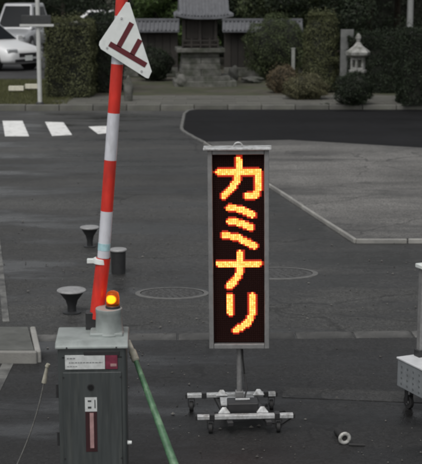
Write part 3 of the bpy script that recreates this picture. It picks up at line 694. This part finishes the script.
def shrub(name, base, rad, shape, m, lab, cat='shrub', n=5000, leaf=.035, group=None, seed=1):
    rg = np.random.default_rng(seed); t = tag(empty(name, base), lab, cat, group)
    p, d = surf_pts(n, rad, shape, rg)
    ph = rg.uniform(0, 6, 6)                                            # gaps, soft lumps and stray shoots
    fld = np.sin(p[:, 0] * 7 + ph[0] + 1.7 * np.sin(p[:, 2] * 5 + ph[1])) * np.cos(p[:, 2] * 8 + ph[2] + 1.3 * np.sin(p[:, 1] * 6 + ph[3])) + rg.normal(0, .25, n)
    keep = fld < .72; p, d, fld = p[keep], d[keep], fld[keep]; n = len(p)
    p = p - d * (fld[:, None] * .045)
    shoot = rg.uniform(0, 1, n) < .05; p = p + d * (shoot * rg.uniform(.02, .13, n))[:, None]; p[:, 2] += shoot * rg.uniform(0, .05, n)
    p[:, 2] = np.maximum(p[:, 2], .01)
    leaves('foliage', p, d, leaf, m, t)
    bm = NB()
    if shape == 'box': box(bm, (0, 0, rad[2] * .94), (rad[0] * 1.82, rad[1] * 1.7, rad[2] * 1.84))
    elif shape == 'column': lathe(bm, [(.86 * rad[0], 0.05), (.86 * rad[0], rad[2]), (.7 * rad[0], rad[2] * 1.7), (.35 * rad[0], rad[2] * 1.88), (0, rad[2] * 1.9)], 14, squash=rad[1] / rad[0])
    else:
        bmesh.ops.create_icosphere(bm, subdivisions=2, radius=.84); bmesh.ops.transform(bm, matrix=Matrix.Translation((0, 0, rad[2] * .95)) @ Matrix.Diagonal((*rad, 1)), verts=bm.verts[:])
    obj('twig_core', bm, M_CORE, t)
    bm = NB()
    for k in range(3): cyl(bm, (.04 * (k - 1), .02 * k, -.02), (rad[0] * .25 * (k - 1), .03, rad[2] * .5), .03, .018, 8)
    obj('stem', bm, M_BARK, t)
    return t
def gz(u, v): return G(u, v, TZ)
def sh(name, u, v, wpx, hpx, shape, m, lab, depth=None, **k):
    b = gz(u, v); b.z = TZ - .01; s = (b.y * math.cos(TILT) + (CAM_H) * math.sin(TILT)) / F
    rx = wpx * s / 2; return shrub(name, b, (rx, depth or rx * .9, hpx * s / 2), shape, m, lab, **k)

# --- left: verge, hedge, pole sign, cars
sh('clipped_hedge', 72, 95, 44, 76, 'box', L_OLIVE, 'square clipped olive hedge right of the white sign pole', depth=.9, cat='hedge', n=23800, leaf=0.032, seed=3)
sh('clipped_hedge', 106, 90, 30, 72, 'box', L_DARK, 'dark clipped hedge directly behind the boom below the stop plate', depth=.8, cat='hedge', n=15300, leaf=0.032, seed=4)
sh('low_shrub', 155, 80, 34, 34, 'ball', L_DARK, 'dark low shrub just left of the shrine pedestal', n=6800, leaf=0.035, seed=5)
# grass
rg = np.random.default_rng(5); n = 42000
gx = rg.uniform(-9, -3.45, n); gy = rg.uniform(YK + .2, 38.6, n); c = np.stack([gx, gy, np.full(n, TZ + .03)], 1)
nrm = rg.normal(0, 1, (n, 3)); nrm[:, 2] *= .15
t_h = rg.uniform(.03, .085, n); an = rg.uniform(0, 6.28, n); wd = .006
bx0 = np.stack([gx - np.cos(an) * wd, gy - np.sin(an) * wd, np.full(n, TZ - .012)], 1); bx1 = np.stack([gx + np.cos(an) * wd, gy + np.sin(an) * wd, np.full(n, TZ - .012)], 1)
tp = np.stack([gx + rg.normal(0, .025, n), gy + rg.normal(0, .025, n), TZ - .012 + t_h], 1)
V = np.stack([bx0, bx1, tp], 1).reshape(-1, 3)
me = bpy.data.meshes.new('grass'); me.vertices.add(3 * n); me.vertices.foreach_set('co', V.ravel()); me.loops.add(3 * n); me.loops.foreach_set('vertex_index', np.arange(3 * n, dtype=np.int32))
me.polygons.add(n); me.polygons.foreach_set('loop_start', np.arange(0, 3 * n, 3, dtype=np.int32)); me.polygons.foreach_set('loop_total', np.full(n, 3, dtype=np.int32)); me.update(calc_edges=True)
me.materials.append(M_GRASS); go = bpy.data.objects.new('grass', me); COL.objects.link(go); tag(go, 'short olive grass on the verge behind the far kerb', 'grass', kind='stuff')

M_POLE = mat('pole_white', (.50, .51, .49), .5, var=.12, scale=6)
pb = gz(40, 104); 
pole = tag(empty('sign_pole', (pb.x, pb.y, TZ)), 'slim white pole carrying a dark board at the left verge', 'sign pole')
D_ = pb.y
def pz(v): return P(40, v, D_).z - TZ
bm = NB(); cyl(bm, (0, 0, -.05), (0, 0, 3.3), .052, n=16); obj('post', bm, M_POLE, pole, smooth=False).data.shade_smooth()
bm = NB(); box(bm, (-.03, -.07, (pz(15) + pz(24)) / 2), (.70, .03, pz(14.5) - pz(23.5))); obj('board', bm, mat('board_dark', (.035, .037, .037), .5, var=.3), pole, bevel=.01)
bm = NB(); box(bm, (-.02, -.075, pz(25.2)), (.80, .045, .055)); obj('board_rail', bm, M_POLE, pole, bevel=.006)
bm = NB(); lathe(bm, [(.10, -.02), (.10, .02), (.07, .05), (0, .05)], 16); obj('base', bm, M_BLACKMET, pole)

M_BLOCK = mat('cream_concrete', (.62, .60, .49), .75, var=.2, scale=9, bump=.2)
for (u0, u1, v0, lab) in ((9, 24, 92, 'cream concrete block at the far left of the grass verge'), (25.5, 39, 90, 'cream concrete block just left of the white sign pole')):
    c = gz((u0 + u1) / 2, v0); s = .0265 * c.y / 31
    t = tag(empty('concrete_block', (c.x, c.y, TZ - .01), R(3)), lab, 'concrete block', 'concrete blocks on the verge')
    bm = NB(); wd = (u1 - u0) * c.y / F
    prof = [(-.10, .05), (-.085, .17), (.085, .17), (.10, .05)]
    L_ = [bm.verts.new((-wd / 2, y, z)) for y, z in prof]; R_ = [bm.verts.new((wd / 2, y, z)) for y, z in prof]
    bm.faces.new(L_); bm.faces.new(list(reversed(R_)))
    for i in range(4): j = (i + 1) % 4; bm.faces.new((L_[j], L_[i], R_[i], R_[j]))
    bmesh.ops.recalc_face_normals(bm, faces=bm.faces[:]); obj('block', bm, M_BLOCK, t, bevel=.012)
    for sx in (-1, 1):
        bm = NB(); box(bm, (sx * wd * .32, 0, .026), (.09, .16, .052)); obj('foot', bm, M_BLACKRUB, t)

# cars
def paint(name, c): return mat(name, c, .3, .1, var=.04, scale=3, coat=.6, spec=.5)
M_GLASS = mat('car_glass', (.008, .010, .012), .08, spec=.06)
M_CHROME = mat('car_lamp', (.55, .57, .58), .15, .5)
M_DARKPL = mat('dark_plastic', (.02, .02, .022), .55, var=.2)
M_RIM = mat('rim_alloy', (.42, .43, .44), .35, .7, var=.1)
def make_car(loc, rz, pm, lab, hroof=1.5, group='parked cars'):
    t = tag(empty('parked_car', loc, rz), lab, 'car', group)      # nose along local -y
    st = [(-2.16, .60, .30, .58), (-2.10, .76, .22, .70), (-1.86, .85, .19, .80), (-1.05, .87, .19, .95), (-.85, .87, .19, .99), (1.4, .87, .19, 1.0), (2.0, .85, .22, .98), (2.15, .78, .30, .88)]
    bm = NB(); rings = []
    for y, w_, zb_, zt_ in st:
        pts = [(-w_ * .92, zb_), (-w_, zb_ + .14), (-w_, zt_ - .16), (-w_ * .9, zt_ - .02), (-w_ * .45, zt_ + .015), (w_ * .45, zt_ + .015), (w_ * .9, zt_ - .02), (w_, zt_ - .16), (w_, zb_ + .14), (w_ * .92, zb_)]
        rings.append([bm.verts.new((x, y, z)) for x, z in pts])
    for a, b in zip(rings, rings[1:]):
        for i in range(10): j = (i + 1) % 10; bm.faces.new((a[i], a[j], b[j], b[i]))
    bm.faces.new(rings[0]); bm.faces.new(list(reversed(rings[-1]))); bmesh.ops.recalc_face_normals(bm, faces=bm.faces[:])
    o = obj('body', bm, pm, t); md = o.modifiers.new('s', 'SUBSURF'); md.levels = md.render_levels = 2; o.data.shade_smooth()
    # cabin
    belt = .96; bw, rw = .80, .60; y0, y1, r0, r1 = -1.0, 1.95, -.20, 1.55
    bm = NB(); lo = [(-bw, y0), (bw, y0), (bw, y1), (-bw, y1)]; hi = [(-rw, r0), (rw, r0), (rw, r1), (-rw, r1)]
    Lo = [Vector((x, y, belt - .04)) for x, y in lo]; Hi = [Vector((x, y, hroof)) for x, y in hi]
    vl = [bm.verts.new(p) for p in Lo]; vh = [bm.verts.new(p) for p in Hi]
    for i in range(4): j = (i + 1) % 4; bm.faces.new((vl[i], vl[j], vh[j], vh[i]))
    bm.faces.new(vh); bm.faces.new(list(reversed(vl))); bmesh.ops.recalc_face_normals(bm, faces=bm.faces[:])
    obj('cabin', bm, pm, t, bevel=.07, seg=4)
    def pane(i, j, a, b, c0, c1, name):
        # quad on the cabin face i-j between fractions, set 12 mm proud
        def q(s, h): return (Lo[i].lerp(Lo[j], s)).lerp(Hi[i].lerp(Hi[j], s), h)
        c = [q(a, c0), q(b, c0), q(b, c1), q(a, c1)]; nrm = (c[1] - c[0]).cross(c[3] - c[0]).normalized()
        bm = NB(); vs = [bm.verts.new(p + nrm * .012) for p in c]; vb = [bm.verts.new(p - nrm * .01) for p in c]
        bm.faces.new(vs); bm.faces.new(list(reversed(vb)))
        for k in range(4): l_ = (k + 1) % 4; bm.faces.new((vs[k], vb[k], vb[l_], vs[l_]))
        bmesh.ops.recalc_face_normals(bm, faces=bm.faces[:]); obj(name, bm, M_GLASS, t, bevel=.004)
    pane(0, 1, .07, .93, .10, .90, 'windscreen'); pane(2, 3, .08, .92, .3, .88, 'rear_window')
    pane(1, 2, .10, .47, .16, .86, 'side_window'); pane(1, 2, .51, .90, .16, .86, 'side_window'); pane(3, 0, .10, .49, .16, .86, 'side_window'); pane(3, 0, .53, .90, .16, .86, 'side_window')
    for sx in (-1, 1):
        bm = NB(); box(bm, (sx * .60, -2.03, .66), (.34, .16, .13), Matrix.Rotation(sx * .32, 3, 'Z')); obj('headlight', bm, M_CHROME, t, bevel=.03, seg=3)
        bm = NB(); box(bm, (sx * .98, -.72, 1.02), (.20, .10, .13)); box(bm, (sx * .87, -.72, .98), (.08, .05, .04)); obj('wing_mirror', bm, pm, t, bevel=.02)
        for wy in (-1.35, 1.3):
            wh = empty('wheel', (sx * .80, wy, .31)); wh.parent = t
            bm = NB(); cyl(bm, (-.09, 0, 0), (.09, 0, 0), .31, n=28); obj('tyre', bm, M_BLACKRUB, wh, bevel=.03, seg=3)
            bm = NB(); cyl(bm, (sx * .07, 0, 0), (sx * .098, 0, 0), .20, n=24)
            for k in range(5):
                a_ = k * 2 * math.pi / 5; box(bm, (sx * .10, math.cos(a_) * .10, math.sin(a_) * .10), (.012, .035, .19), Matrix.Rotation(a_ + math.pi / 2, 3, 'X'))
            obj('rim', bm, M_RIM, wh)
            bm = NB(); cyl(bm, (sx * .02, wy, .36), (sx * .03 + sx * .0, wy, .36), .01); bm.free()
            bm = NB(); cyl(bm, (sx * .70, wy, .34), (sx * .875, wy, .34), .37, n=28); obj('wheel_arch', bm, M_DARKPL, t)
    bm = NB(); box(bm, (0, -2.145, .52), (.80, .05, .13)); obj('grille', bm, M_DARKPL, t, bevel=.015)
    bm = NB(); box(bm, (0, -2.15, .34), (1.15, .06, .10)); obj('lower_intake', bm, M_DARKPL, t, bevel=.015)
    bm = NB(); box(bm, (0, -2.18, .42), (.33, .012, .165)); obj('number_plate', bm, M_WPLATE, t, bevel=.003)
    return t
def carpos(u, v): c = gz(u, v); return (c.x, c.y, TZ)
make_car(carpos(-16, 68), R(52), paint('paint_white', (.75, .76, .76)), 'white car cut by the left frame edge, nearest the verge', 1.48)
make_car(carpos(21, 51), R(-8), paint('paint_silver', (.36, .37, .38)), 'silver van facing the camera behind the white sign pole', 1.98)
make_car(carpos(93, 41), R(-84), paint('paint_white', (.75, .76, .76)), 'white car parked farthest back behind the square olive hedge', 1.5)

# --- shrine
M_STONE = mat('weathered_stone', (.135, .134, .122), .9, var=.3, scale=6, bump=.5, bscale=40, objvar=.15, col2=(.055, .06, .045), c2scale=4)
M_WOOD = mat('dark_wood', (.032, .028, .024), .8, var=.3, scale=12, stretch=(6, 6, 1), bump=.3, objvar=.3)
M_TILE = mat('roof_tile', (.10, .104, .113), .6, var=.25, scale=8, bump=.2, objvar=.2)
sp = gz(203, 84); SDm = sp.y
k1 = (SDm * math.cos(TILT) + 3 * math.sin(TILT)) / F                # metres per photo pixel there
shr = tag(empty('stone_shrine', (sp.x, sp.y, TZ - .01), R(4)), 'small shrine with grey tiled roof on a tall stone pedestal', 'shrine')
def sx_(u): return (u - 201.5) * k1
def sz(v): return P(203, v, SDm).z - TZ
def spt(name, m, u0, u1, v0, v1, y0, y1, bevel=.012, parent=shr):
    bm = NB(); box(bm, ((sx_(u0) + sx_(u1)) / 2, (y0 + y1) / 2, (sz(v0) + sz(v1)) / 2), (sx_(u1) - sx_(u0), y1 - y0, abs(sz(v1) - sz(v0)))); return obj(name, bm, m, parent, bevel=bevel)
spt('base_step', M_STONE, 172, 233, 79, 85, -.75, .75); spt('base_step', M_STONE, 175, 227, 74.5, 79, -.6, .6)
for c, (v0, v1) in enumerate(((74.5, 68), (68, 62), (62, 56), (56, 51.2))):            # pedestal courses of single blocks
    e = c * .6; nb = 2 if c % 2 == 0 else 1
    for k in range(nb):
        a = 178.5 + e + (216.5 - 178.5 - 2 * e + 2) * k / nb; b = 178.5 + e + (216.5 - 178.5 - 2 * e + 2) * (k + 1) / nb
        spt('stone_block', M_STONE, a + .12, b - .12, v1 + .15, v0, -.5 + .02 * c + rnd.uniform(0, .012), .5 - .02 * c)
spt('table_slab', M_STONE, 174.5, 222, 46.8, 51.2, -.62, .62, .02)
spt('body', M_WOOD, 181.5, 213, 13, 46.8, -.36, .45)
for u in (182, 197.5, 213): spt('corner_post', M_WOOD, u - 1.6, u + 1.6, 14, 46.8, -.46, -.37)
for u in (186, 192): pass
dr = spt('lattice_door', M_WOOD, 184.5, 196, 18, 38, -.40, -.365, .004); dr2 = spt('lattice_door', M_WOOD, 199, 211, 18, 38, -.40, -.365, .004)
for dd, u0 in ((dr, 184.5), (dr2, 199)):
    for k in range(5): spt('bar', M_WOOD, u0 + 1.0 + k * 2.2, u0 + 1.7 + k * 2.2, 19, 37.5, -.425, -.402, .002, dd)
spt('rail', M_WOOD, 179.5, 216, 38.5, 40.2, -.56, -.52); spt('rail', M_WOOD, 179.5, 216, 43, 44.3, -.56, -.52)
for u in (180.5, 189, 198, 207, 215): spt('rail_post', M_WOOD, u - .7, u + .7, 37.2, 46.8, -.575, -.505, .004)
# curved hip roof
bm = NB(); zr0 = sz(15.5); EV = .80; prof = [(1.0, 0.0), (.82, .10), (.62, .26), (.42, .48), (.22, .72), (.10, .86)]
rr_ = []
for f, h in prof:
    ring_ = []
    for k in range(24):
        s = k / 6; i = int(s); t = s - i
        cx = [(-1, -1), (1, -1), (1, 1), (-1, 1)]; p0, p1 = cx[i], cx[(i + 1) % 4]; x = p0[0] + (p1[0] - p0[0]) * t; y = p0[1] + (p1[1] - p0[1]) * t
        lift = .09 * (abs(2 * t - 1) ** 3) * max(0, f - .5) * 2
        ring_.append(bm.verts.new((x * EV * max(f, .86), y * EV * f, zr0 + h * .95 + lift)))
    rr_.append(ring_)
for a, b in zip(rr_, rr_[1:]):
    for k in range(24): j = (k + 1) % 24; bm.faces.new((a[k], a[j], b[j], b[k]))
bm.faces.new(rr_[-1]); bot = [bm.verts.new(v.co - Vector((0, 0, .07))) for v in rr_[0]]
for k in range(24): j = (k + 1) % 24; bm.faces.new((bot[k], bot[j], rr_[0][j], rr_[0][k]))
bm.faces.new(list(reversed(bot))); bmesh.ops.recalc_face_normals(bm, faces=bm.faces[:])
roof = obj('roof', bm, M_TILE, shr)
bm = NB()
for k in range(17):
    x = -.72 + k * .09
    pts = []
    for f, h in prof:
        if abs(x) <= EV * max(f, .86) * .98:
            tt = abs(x) / (EV * f) if f > 0 else 0
            pts.append((x, -EV * f - .004, zr0 + h * .95 + .015 + .09 * (min(1, tt) ** 3) * max(0, f - .5) * 2))
    if len(pts) > 1: tube(bm, pts, .028, 6)
tag(obj('tile_rib', bm, M_TILE, roof), kind='stuff')
bm = NB(); box(bm, (0, 0, zr0 + .86), (1.5, .2, .16)); obj('ridge', bm, M_TILE, roof, bevel=.03)
# roofed walls either side
def roofed_wall(u0, u1, vb, lab):
    b = gz((u0 + u1) / 2, vb); D0 = b.y; k = (D0 * math.cos(TILT) + 3 * math.sin(TILT)) / F
    t = tag(empty('roofed_wall', (b.x, b.y, TZ - .01)), lab, 'wall', 'tiled walls beside the shrine'); wd = (u1 - u0) * k
    zz = lambda v: P(200, v, D0).z - TZ
    bm = NB(); box(bm, (0, 0, .14), (wd, .24, .28)); obj('footing', bm, M_STONE, t, bevel=.015)
    n = max(3, round(wd / .22)); pk = None; h = zz(30) - .28
    for i in range(n):
        if pk is None: bm = NB(); box(bm, (0, 0, 0), (wd / n - .012, .05, h)); pk = obj('plank', bm, M_WOOD, t, bevel=.005, seg=1); o = pk
        else: o = link_copy(pk, t)
        o.location = (-wd / 2 + (i + .5) * wd / n, -.05 + rnd.uniform(-.006, .006), .28 + h / 2)
    bm = NB(); box(bm, (0, .03, .28 + h / 2), (wd, .1, h)); obj('backing', bm, M_WOOD, t)
    ze, zr = zz(31.5), zz(20.5)
    bm = NB(); pr = [(-.36, ze), (-.36, ze + .05), (0, zr), (.36, ze + .05), (.36, ze), (0, ze + .12)]
    L_ = [bm.verts.new((-wd / 2 - .05, y, z)) for y, z in pr]; R_ = [bm.verts.new((wd / 2 + .05, y, z)) for y, z in pr]
    bm.faces.new(L_); bm.faces.new(list(reversed(R_)))
    for i in range(6): j = (i + 1) % 6; bm.faces.new((L_[i], L_[j], R_[j], R_[i]))
    bmesh.ops.recalc_face_normals(bm, faces=bm.faces[:]); rf = obj('tiled_cap', bm, M_TILE, t)
    bm = NB(); x = -wd / 2
    while x < wd / 2 + .03: tube(bm, [(x, -.37, ze + .06), (x, -.02, zr + .012)], .026, 6); x += .125
    tag(obj('tile_rib', bm, M_TILE, rf), kind='stuff')
    bm = NB(); box(bm, (0, 0, zr + .02), (wd + .12, .13, .10)); obj('ridge', bm, M_TILE, rf, bevel=.025)
roofed_wall(118, 178, 76, 'dark plank wall with grey tiled cap left of the shrine')
roofed_wall(224, 300, 76, 'dark plank wall with grey tiled cap right of the shrine')

# stones near the shrine
def rock(u, v, wpx, hpx, lab, seed, m=M_STONE, name='garden_stone'):
    b = gz(u, v); k = b.y / F; rg = random.Random(seed); bm = NB(); bmesh.ops.create_icosphere(bm, subdivisions=3, radius=1)
    ph = [rg.uniform(0, 6) for _ in range(6)]
    for q in bm.verts:
        c = q.co; s = 1 + .14 * math.sin(3 * c.x + ph[0]) * math.cos(3 * c.y + ph[1]) + .10 * math.sin(6 * c.z + ph[2] + 4 * c.x) + .05 * math.sin(11 * c.y + ph[3])
        q.co = Vector((c.x * s * wpx * k / 2, c.y * s * wpx * k / 2.4, (c.z * s * .55 + .45) * hpx * k))
    return tag(obj(name, bm, m, None, smooth=True, loc=(b.x, b.y, TZ - .03)), lab, 'stone', 'garden stones')
rock(181.5, 86, 11, 13, 'rounded grey stone at the left foot of the shrine pedestal', 1)
rock(233, 80, 10, 15, 'upright grey stone right of the shrine pedestal', 2)
rock(252, 82, 20, 7, 'flat pale stone before the right tiled wall', 3)
rock(128.5, 101, 10, 24, 'pale upright stone marker right of the boom beneath stop plate', 4)
rock(325, 104, 9, 4, 'low flat stone between round shrub and lantern', 5)

# --- right: shrubs, lantern
sh('round_shrub', 283, 92, 30, 27, 'ball', L_BROWN, 'brownish ball-clipped shrub, left of the two round ones', n=8500, leaf=0.025, seed=7)
sh('round_shrub', 306, 99, 40, 26, 'ball', L_DOME, 'wide olive dome-clipped shrub at the footway edge', n=11900, leaf=0.025, seed=8)
sh('column_tree', 320, 91, 36, 78, 'column', L_OLIVE, 'tall clipped columnar evergreen behind the two round shrubs', cat='tree', n=20400, leaf=0.029, seed=9)
sh('loose_shrub', 277, 79, 62, 66, 'ball', L_MID, 'large soft green shrub before the right tiled wall', n=15300, leaf=0.035, seed=10)
sh('low_shrub', 354, 104.5, 36, 33, 'ball', L_DARK, 'dark low shrub round the foot of the stone lantern', n=7650, leaf=0.028, seed=12)
sh('clipped_hedge', 376, 91, 62, 58, 'box', L_DARK, 'long dark clipped hedge behind the stone lantern', depth=.5, cat='hedge', n=22100, leaf=0.032, seed=13)
sh('clipped_hedge', 420, 103, 42, 74, 'box', L_DARK, 'tall darkest hedge block at the right frame edge', depth=.7, cat='hedge', n=18700, leaf=0.032, seed=14)
b = gz(291, 80)
mk = tag(empty('marker_post', (b.x, b.y - .9, TZ - .02)), 'slim pale grey marker post between the soft shrub and round shrub', 'post')
b_y = b.y - .9
bm = NB(); zt_ = P(292, 48, b_y).z - TZ; box(bm, (0, 0, zt_ / 2), (.10, .06, zt_)); obj('post', bm, mat('marker_grey', (.24, .25, .23), .7, var=.2), mk, bevel=.012)
bm = NB(); box(bm, (0, 0, zt_ + .01), (.12, .075, .03)); obj('cap', bm, MATS['marker_grey'], mk, bevel=.008)
# stone lantern
lb = gz(357, 101); LK = (lb.y * math.cos(TILT) + 3 * math.sin(TILT)) / F
M_GRAN = mat('pale_granite', (.30, .30, .285), .85, var=.25, scale=14, bump=.4, bscale=60, col2=(.12, .125, .105), c2scale=5, c2lo=.45, c2hi=.65)
lan = tag(empty('stone_lantern', (lb.x, lb.y, TZ - .01), R(10)), 'pale stone garden lantern with broad cap in front of the hedge', 'lantern')
lz = lambda v: P(357, v, lb.y).z - TZ
def lp(name, prof, n, m=M_GRAN, bevel=.01): bm = NB(); lathe(bm, prof, n); return obj(name, bm, m, lan, bevel=bevel)
lp('base', [(.26, 0), (.26, .10), (.20, .17), (.12, .20)], 6)
lp('shaft', [(.10, .20), (.085, .35), (.085, lz(76) - .05), (.10, lz(76))], 16)
lp('platform', [(.11, lz(76)), (.22, lz(72)), (.23, lz(69.5)), (.15, lz(69))], 6)
zf0, zf1 = lz(69), lz(57)
bm = NB()
for k in range(6):
    a_ = math.pi / 3 * k; cyl(bm, (.15 * math.cos(a_), .15 * math.sin(a_), zf0), (.15 * math.cos(a_), .15 * math.sin(a_), zf1), .035, n=8)
lathe(bm, [(.17, zf0 - .002), (.17, zf0 + .05), (.1, zf0 + .05)], 6); lathe(bm, [(.1, zf1 - .05), (.17, zf1 - .05), (.17, zf1 + .004)], 6)
obj('fire_box', bm, M_GRAN, lan)
lp('inner_block', [(.09, zf0 + .052), (.09, zf1 - .052)], 6, M_STONE, 0)
lp('cap', [(.20, lz(57)), (.30, lz(54.5)), (.315, lz(51.5)), (.22, lz(48.5)), (.12, lz(45.5)), (.05, lz(41.5))], 6)
lp('finial', [(.045, lz(41.5)), (.05, lz(39.5)), (.07, lz(38)), (.06, lz(35.5)), (.03, lz(33.5)), (0, lz(32.5))], 14)
# grey board behind lantern and pale pole behind hedge
b = gz(346, 92); bm = NB(); hb = P(346, 29, b.y).z - TZ
t = tag(empty('grey_panel', (b.x, b.y, TZ - .01)), 'upright grey concrete panel directly behind the lantern', 'panel')
box(bm, (0, 0, hb / 2), (.34, .08, hb)); obj('slab', bm, mat('panel_grey', (.13, .135, .13), .8, var=.25, scale=5), t, bevel=.01)
bm = NB(); box(bm, (0, -.01, .03), (.46, .2, .06)); obj('foot', bm, M_STONE, t, bevel=.01)
b = P(410, 20, 40.0)
up = tag(empty('utility_pole', (b.x, b.y, TZ - .02)), 'pale straight pole rising behind the dark right hedges', 'pole')
bm = NB(); cyl(bm, (0, 0, 0), (0, 0, 7.5), .10, .08, 20); obj('pole', bm, mat('pole_concrete', (.24, .25, .245), .8, var=.15), up, smooth=False).data.shade_smooth()
bm = NB(); cyl(bm, (0, 0, 3.0), (0, 0, 3.06), .108, n=20); obj('band', bm, M_STEEL, up)

# --- trees behind
def tree(u, D, h, r, m, lab, seed, trunk=.12, low=.18, n=5200, leaf=.11):
    rg = np.random.default_rng(seed); rr = random.Random(seed); b = P(u, 40, D)
    t = tag(empty('evergreen_tree', (b.x, D, TZ - .03)), lab, 'tree', 'trees behind the garden')
    bm = NB(); bend = [(rr.uniform(-.1, .1) * k, rr.uniform(-.1, .1) * k, h * .8 * k / 4) for k in range(5)]
    tube(bm, bend, [trunk * (1.15 - .22 * k) for k in range(5)], 10)
    tips = []
    for k in range(11):
        z0 = h * (low + .6 * k / 11); a_ = k * 2.4 + rr.uniform(-.4, .4); L_ = r * (1.0 - .5 * (z0 / h)) * rr.uniform(.7, 1.05)
        e = Vector((math.cos(a_) * L_, math.sin(a_) * L_, z0 + .25 * L_)); s = Vector((0, 0, z0)); mid = s.lerp(e, .5) + Vector((0, 0, .1))
        tube(bm, [s, mid, e], [trunk * .35, trunk * .22, .012], 6); tips += [mid, e]
    obj('trunk', bm, M_BARK, t)
    tips.append(Vector((0, 0, h * .93))); tips.append(Vector((0, 0, h * .75)))
    C_ = []; N_ = []
    per = n // len(tips)
    for tp_ in tips:
        s = r * rr.uniform(.28, .44); d = rg.normal(0, 1, (per, 3)); d /= np.linalg.norm(d, axis=1)[:, None]
        k = rg.uniform(.45, 1.0, (per, 1)) ** .6; C_.append(np.array(tp_) + d * k * s * np.array([1, 1, .75])); N_.append(d + np.array([0, 0, .5]))
    leaves('crown', np.concatenate(C_), np.concatenate(N_), leaf, m, t, jit=.6)
specs = [(12, 78, 9, 3.4, L_DARK, 'dark broad tree behind the parked silver van'), (64, 76, 9, 3.4, L_DARK, 'dark tree behind the olive hedge and farthest white car'),
         (118, 47, 7.5, 2.6, L_DARK, 'dark tree rising behind the stop plate'), (156, 43.5, 4.6, 1.6, L_FRESH, 'brighter green low tree left of the shrine roof'),
         (205, 47, 9, 3.2, L_DARK, 'dark tree directly behind the shrine roof'), (250, 45, 8.5, 3.0, L_DARK, 'dark tree behind the right tiled wall'),
         (290, 43.5, 6.0, 1.9, L_MID, 'mid green tree between right wall and columnar evergreen'), (332, 41.5, 8.0, 2.6, L_DARK, 'dark tree just right of the columnar evergreen'),
         (368, 43, 9, 2.9, L_DARK, 'dark tree behind the hedge and lantern'), (398, 45, 9.5, 3.0, L_DARK, 'dark tree left of the pale pole'), (440, 42.5, 9, 3.0, L_DARK, 'dark tree right of the pale pole')]
for i, (u, D, h, r, m, lab) in enumerate(specs):
    tree(u, D, h, r, m, lab, 30 + i, low=(.30 if u > 360 else .08), n=22000, leaf=.075)  # crowns enlarged beyond the top of the view to shade the garden
# dense hedge line closing the garden behind
sh('boundary_hedge', 375, 56, 500, 88, 'box', L_DARK, 'long dark boundary hedge behind all the garden trees', depth=.6, cat='hedge', n=44200, leaf=0.063, seed=21)

sh('boundary_hedge', -60, 28, 330, 62, 'box', L_DARK, 'dark tall hedge closing the car park behind the cars', depth=.8, cat='hedge', n=30000, leaf=.13, seed=22)
# crisp edges where caps meet round sides
for o in sc.objects:
    if o.type == 'MESH' and not o.modifiers and len(o.data.polygons) < 5000 and any(p.use_smooth for p in o.data.polygons):
        o.data.set_sharp_from_angle(angle=R(42))
